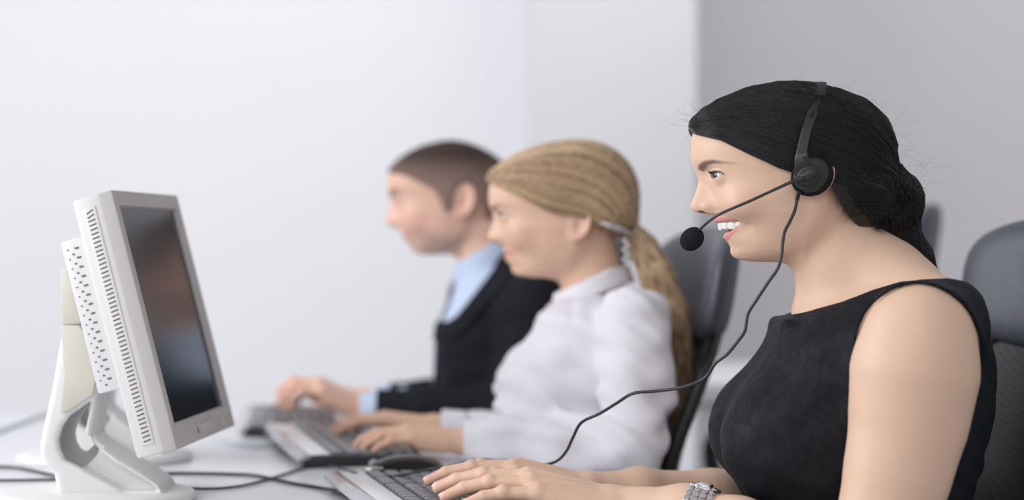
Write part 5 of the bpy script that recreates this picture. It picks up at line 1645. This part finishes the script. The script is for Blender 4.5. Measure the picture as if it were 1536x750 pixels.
    # strain relief and cord
    s0, s1 = H(1198.5, 287, 98), H(1195.5, 300, 98)
    rl = [s0 + (s1 - s0)*t for t in np.linspace(0, 1, 13)]
    tube('strain_relief', rl, [(3.6 if k % 2 else 2.7)/hd.k for k in range(13)], M_BLACKP, r, n=60, sides=12)
    cp = [P(1196,298,2.005), P(1192,316,2.0), P(1185,332,1.995), P(1177,348,1.99), P(1174,365,1.985), P(1172.5,382,1.98), P(1167,402,1.98), P(1152,424,1.98),
          P(1134,451,1.985), P(1122,471,1.99), P(1117,497,1.99), P(1105,514,2.0), P(1091,531,2.0), P(1073,545,2.01), P(1057,567,2.02), P(1027,580,2.03), P(980,587,2.05), P(950,590,2.06), P(926,604,2.08),
          P(900,620,2.1), P(872,634,2.12), P(860,655,2.14), P(850,676,2.16), P(836,691,2.18), P(815,697,2.20), P(780,692,2.22), P(745,691,2.24), P(722,689,2.25), P(700,693,2.26), P(680,698,2.27), P(653,702.5,2.285), P(620,709,2.295), P(595,714,2.305),
          P(570,714.5,2.33), P(545,710.5,2.38), P(515,704,2.45), P(495,699.5,2.51), onz(477,698.5,z), onz(460,701,z), onz(430,710,z), onz(400,719.5,z), onz(375,726,z), onz(350,730.5,z), onz(320,733,z), onz(292,732.5,z), onz(240,724,z), onz(190,716,z),
          onz(130,716,z), onz(85,719,z), onz(45,720,z), onz(0,720.5,z), onz(-30,721,z), onz(-420,730,z)]
    o = tube('cord', cp, [.0021]*len(cp), M_CABLE, r, n=420, sides=8)
M_SLOT_SHADE = mat('slot_shade', (.004, .004, .005), .8)  # near-black colour stands for shade inside the headset's slot and holes
headset()

# ------------------------------------------------------------------ bracelet watch on the near wrist
def wristwatch():
    a = P(1074, 777, 1.975); b = P(1026, 765, 1.99); ax = (b - a)/np.linalg.norm(b - a)
    c = (a + b)/2; r = empty('wristwatch', tuple(c)); WORLD_KIDS.add(r.name)
    tag(r, 'silver link bracelet watch on the near forearm of the dark-haired woman', 'watch')
    u = np.array([0, -1, 0.]); u = u - ax*(u @ ax); u /= np.linalg.norm(u); v = np.cross(ax, u); v = v if v[2] > 0 else -v
    R = .0345
    for k in range(22):
        t = 2*math.pi*k/22
        for j, (off, wd) in enumerate(((-.0135, .007), (-.0045, .0085), (.0045, .0085), (.0135, .007))):
            if k == 5 and abs(off) < .01: continue
            p = c + ax*(off) + (u*math.cos(t) + v*math.sin(t))*R; o3 = u*math.cos(t) + v*math.sin(t); tg = -u*math.sin(t) + v*math.cos(t)
            M = Matrix(((ax[0], tg[0], o3[0], p[0]), (ax[1], tg[1], o3[1], p[1]), (ax[2], tg[2], o3[2], p[2]), (0,0,0,1)))
            box_obj('link', (0, 0, 0), (wd, .0086, .0036), M_CHROME, r, bev=.0012, M=M)
    t = 2*math.pi*5/22; o3 = u*math.cos(t) + v*math.sin(t); tg = -u*math.sin(t) + v*math.cos(t); p = c + o3*R
    M = Matrix(((ax[0], tg[0], o3[0], p[0]), (ax[1], tg[1], o3[1], p[1]), (ax[2], tg[2], o3[2], p[2]), (0,0,0,1)))
    box_obj('case', (0, 0, .001), (.020, .017, .006), M_CHROME, r, bev=.0018, M=M)
    box_obj('dial', (0, 0, .0044), (.014, .012, .0008), M_SILVER, r, bev=.0002, M=M)
wristwatch()
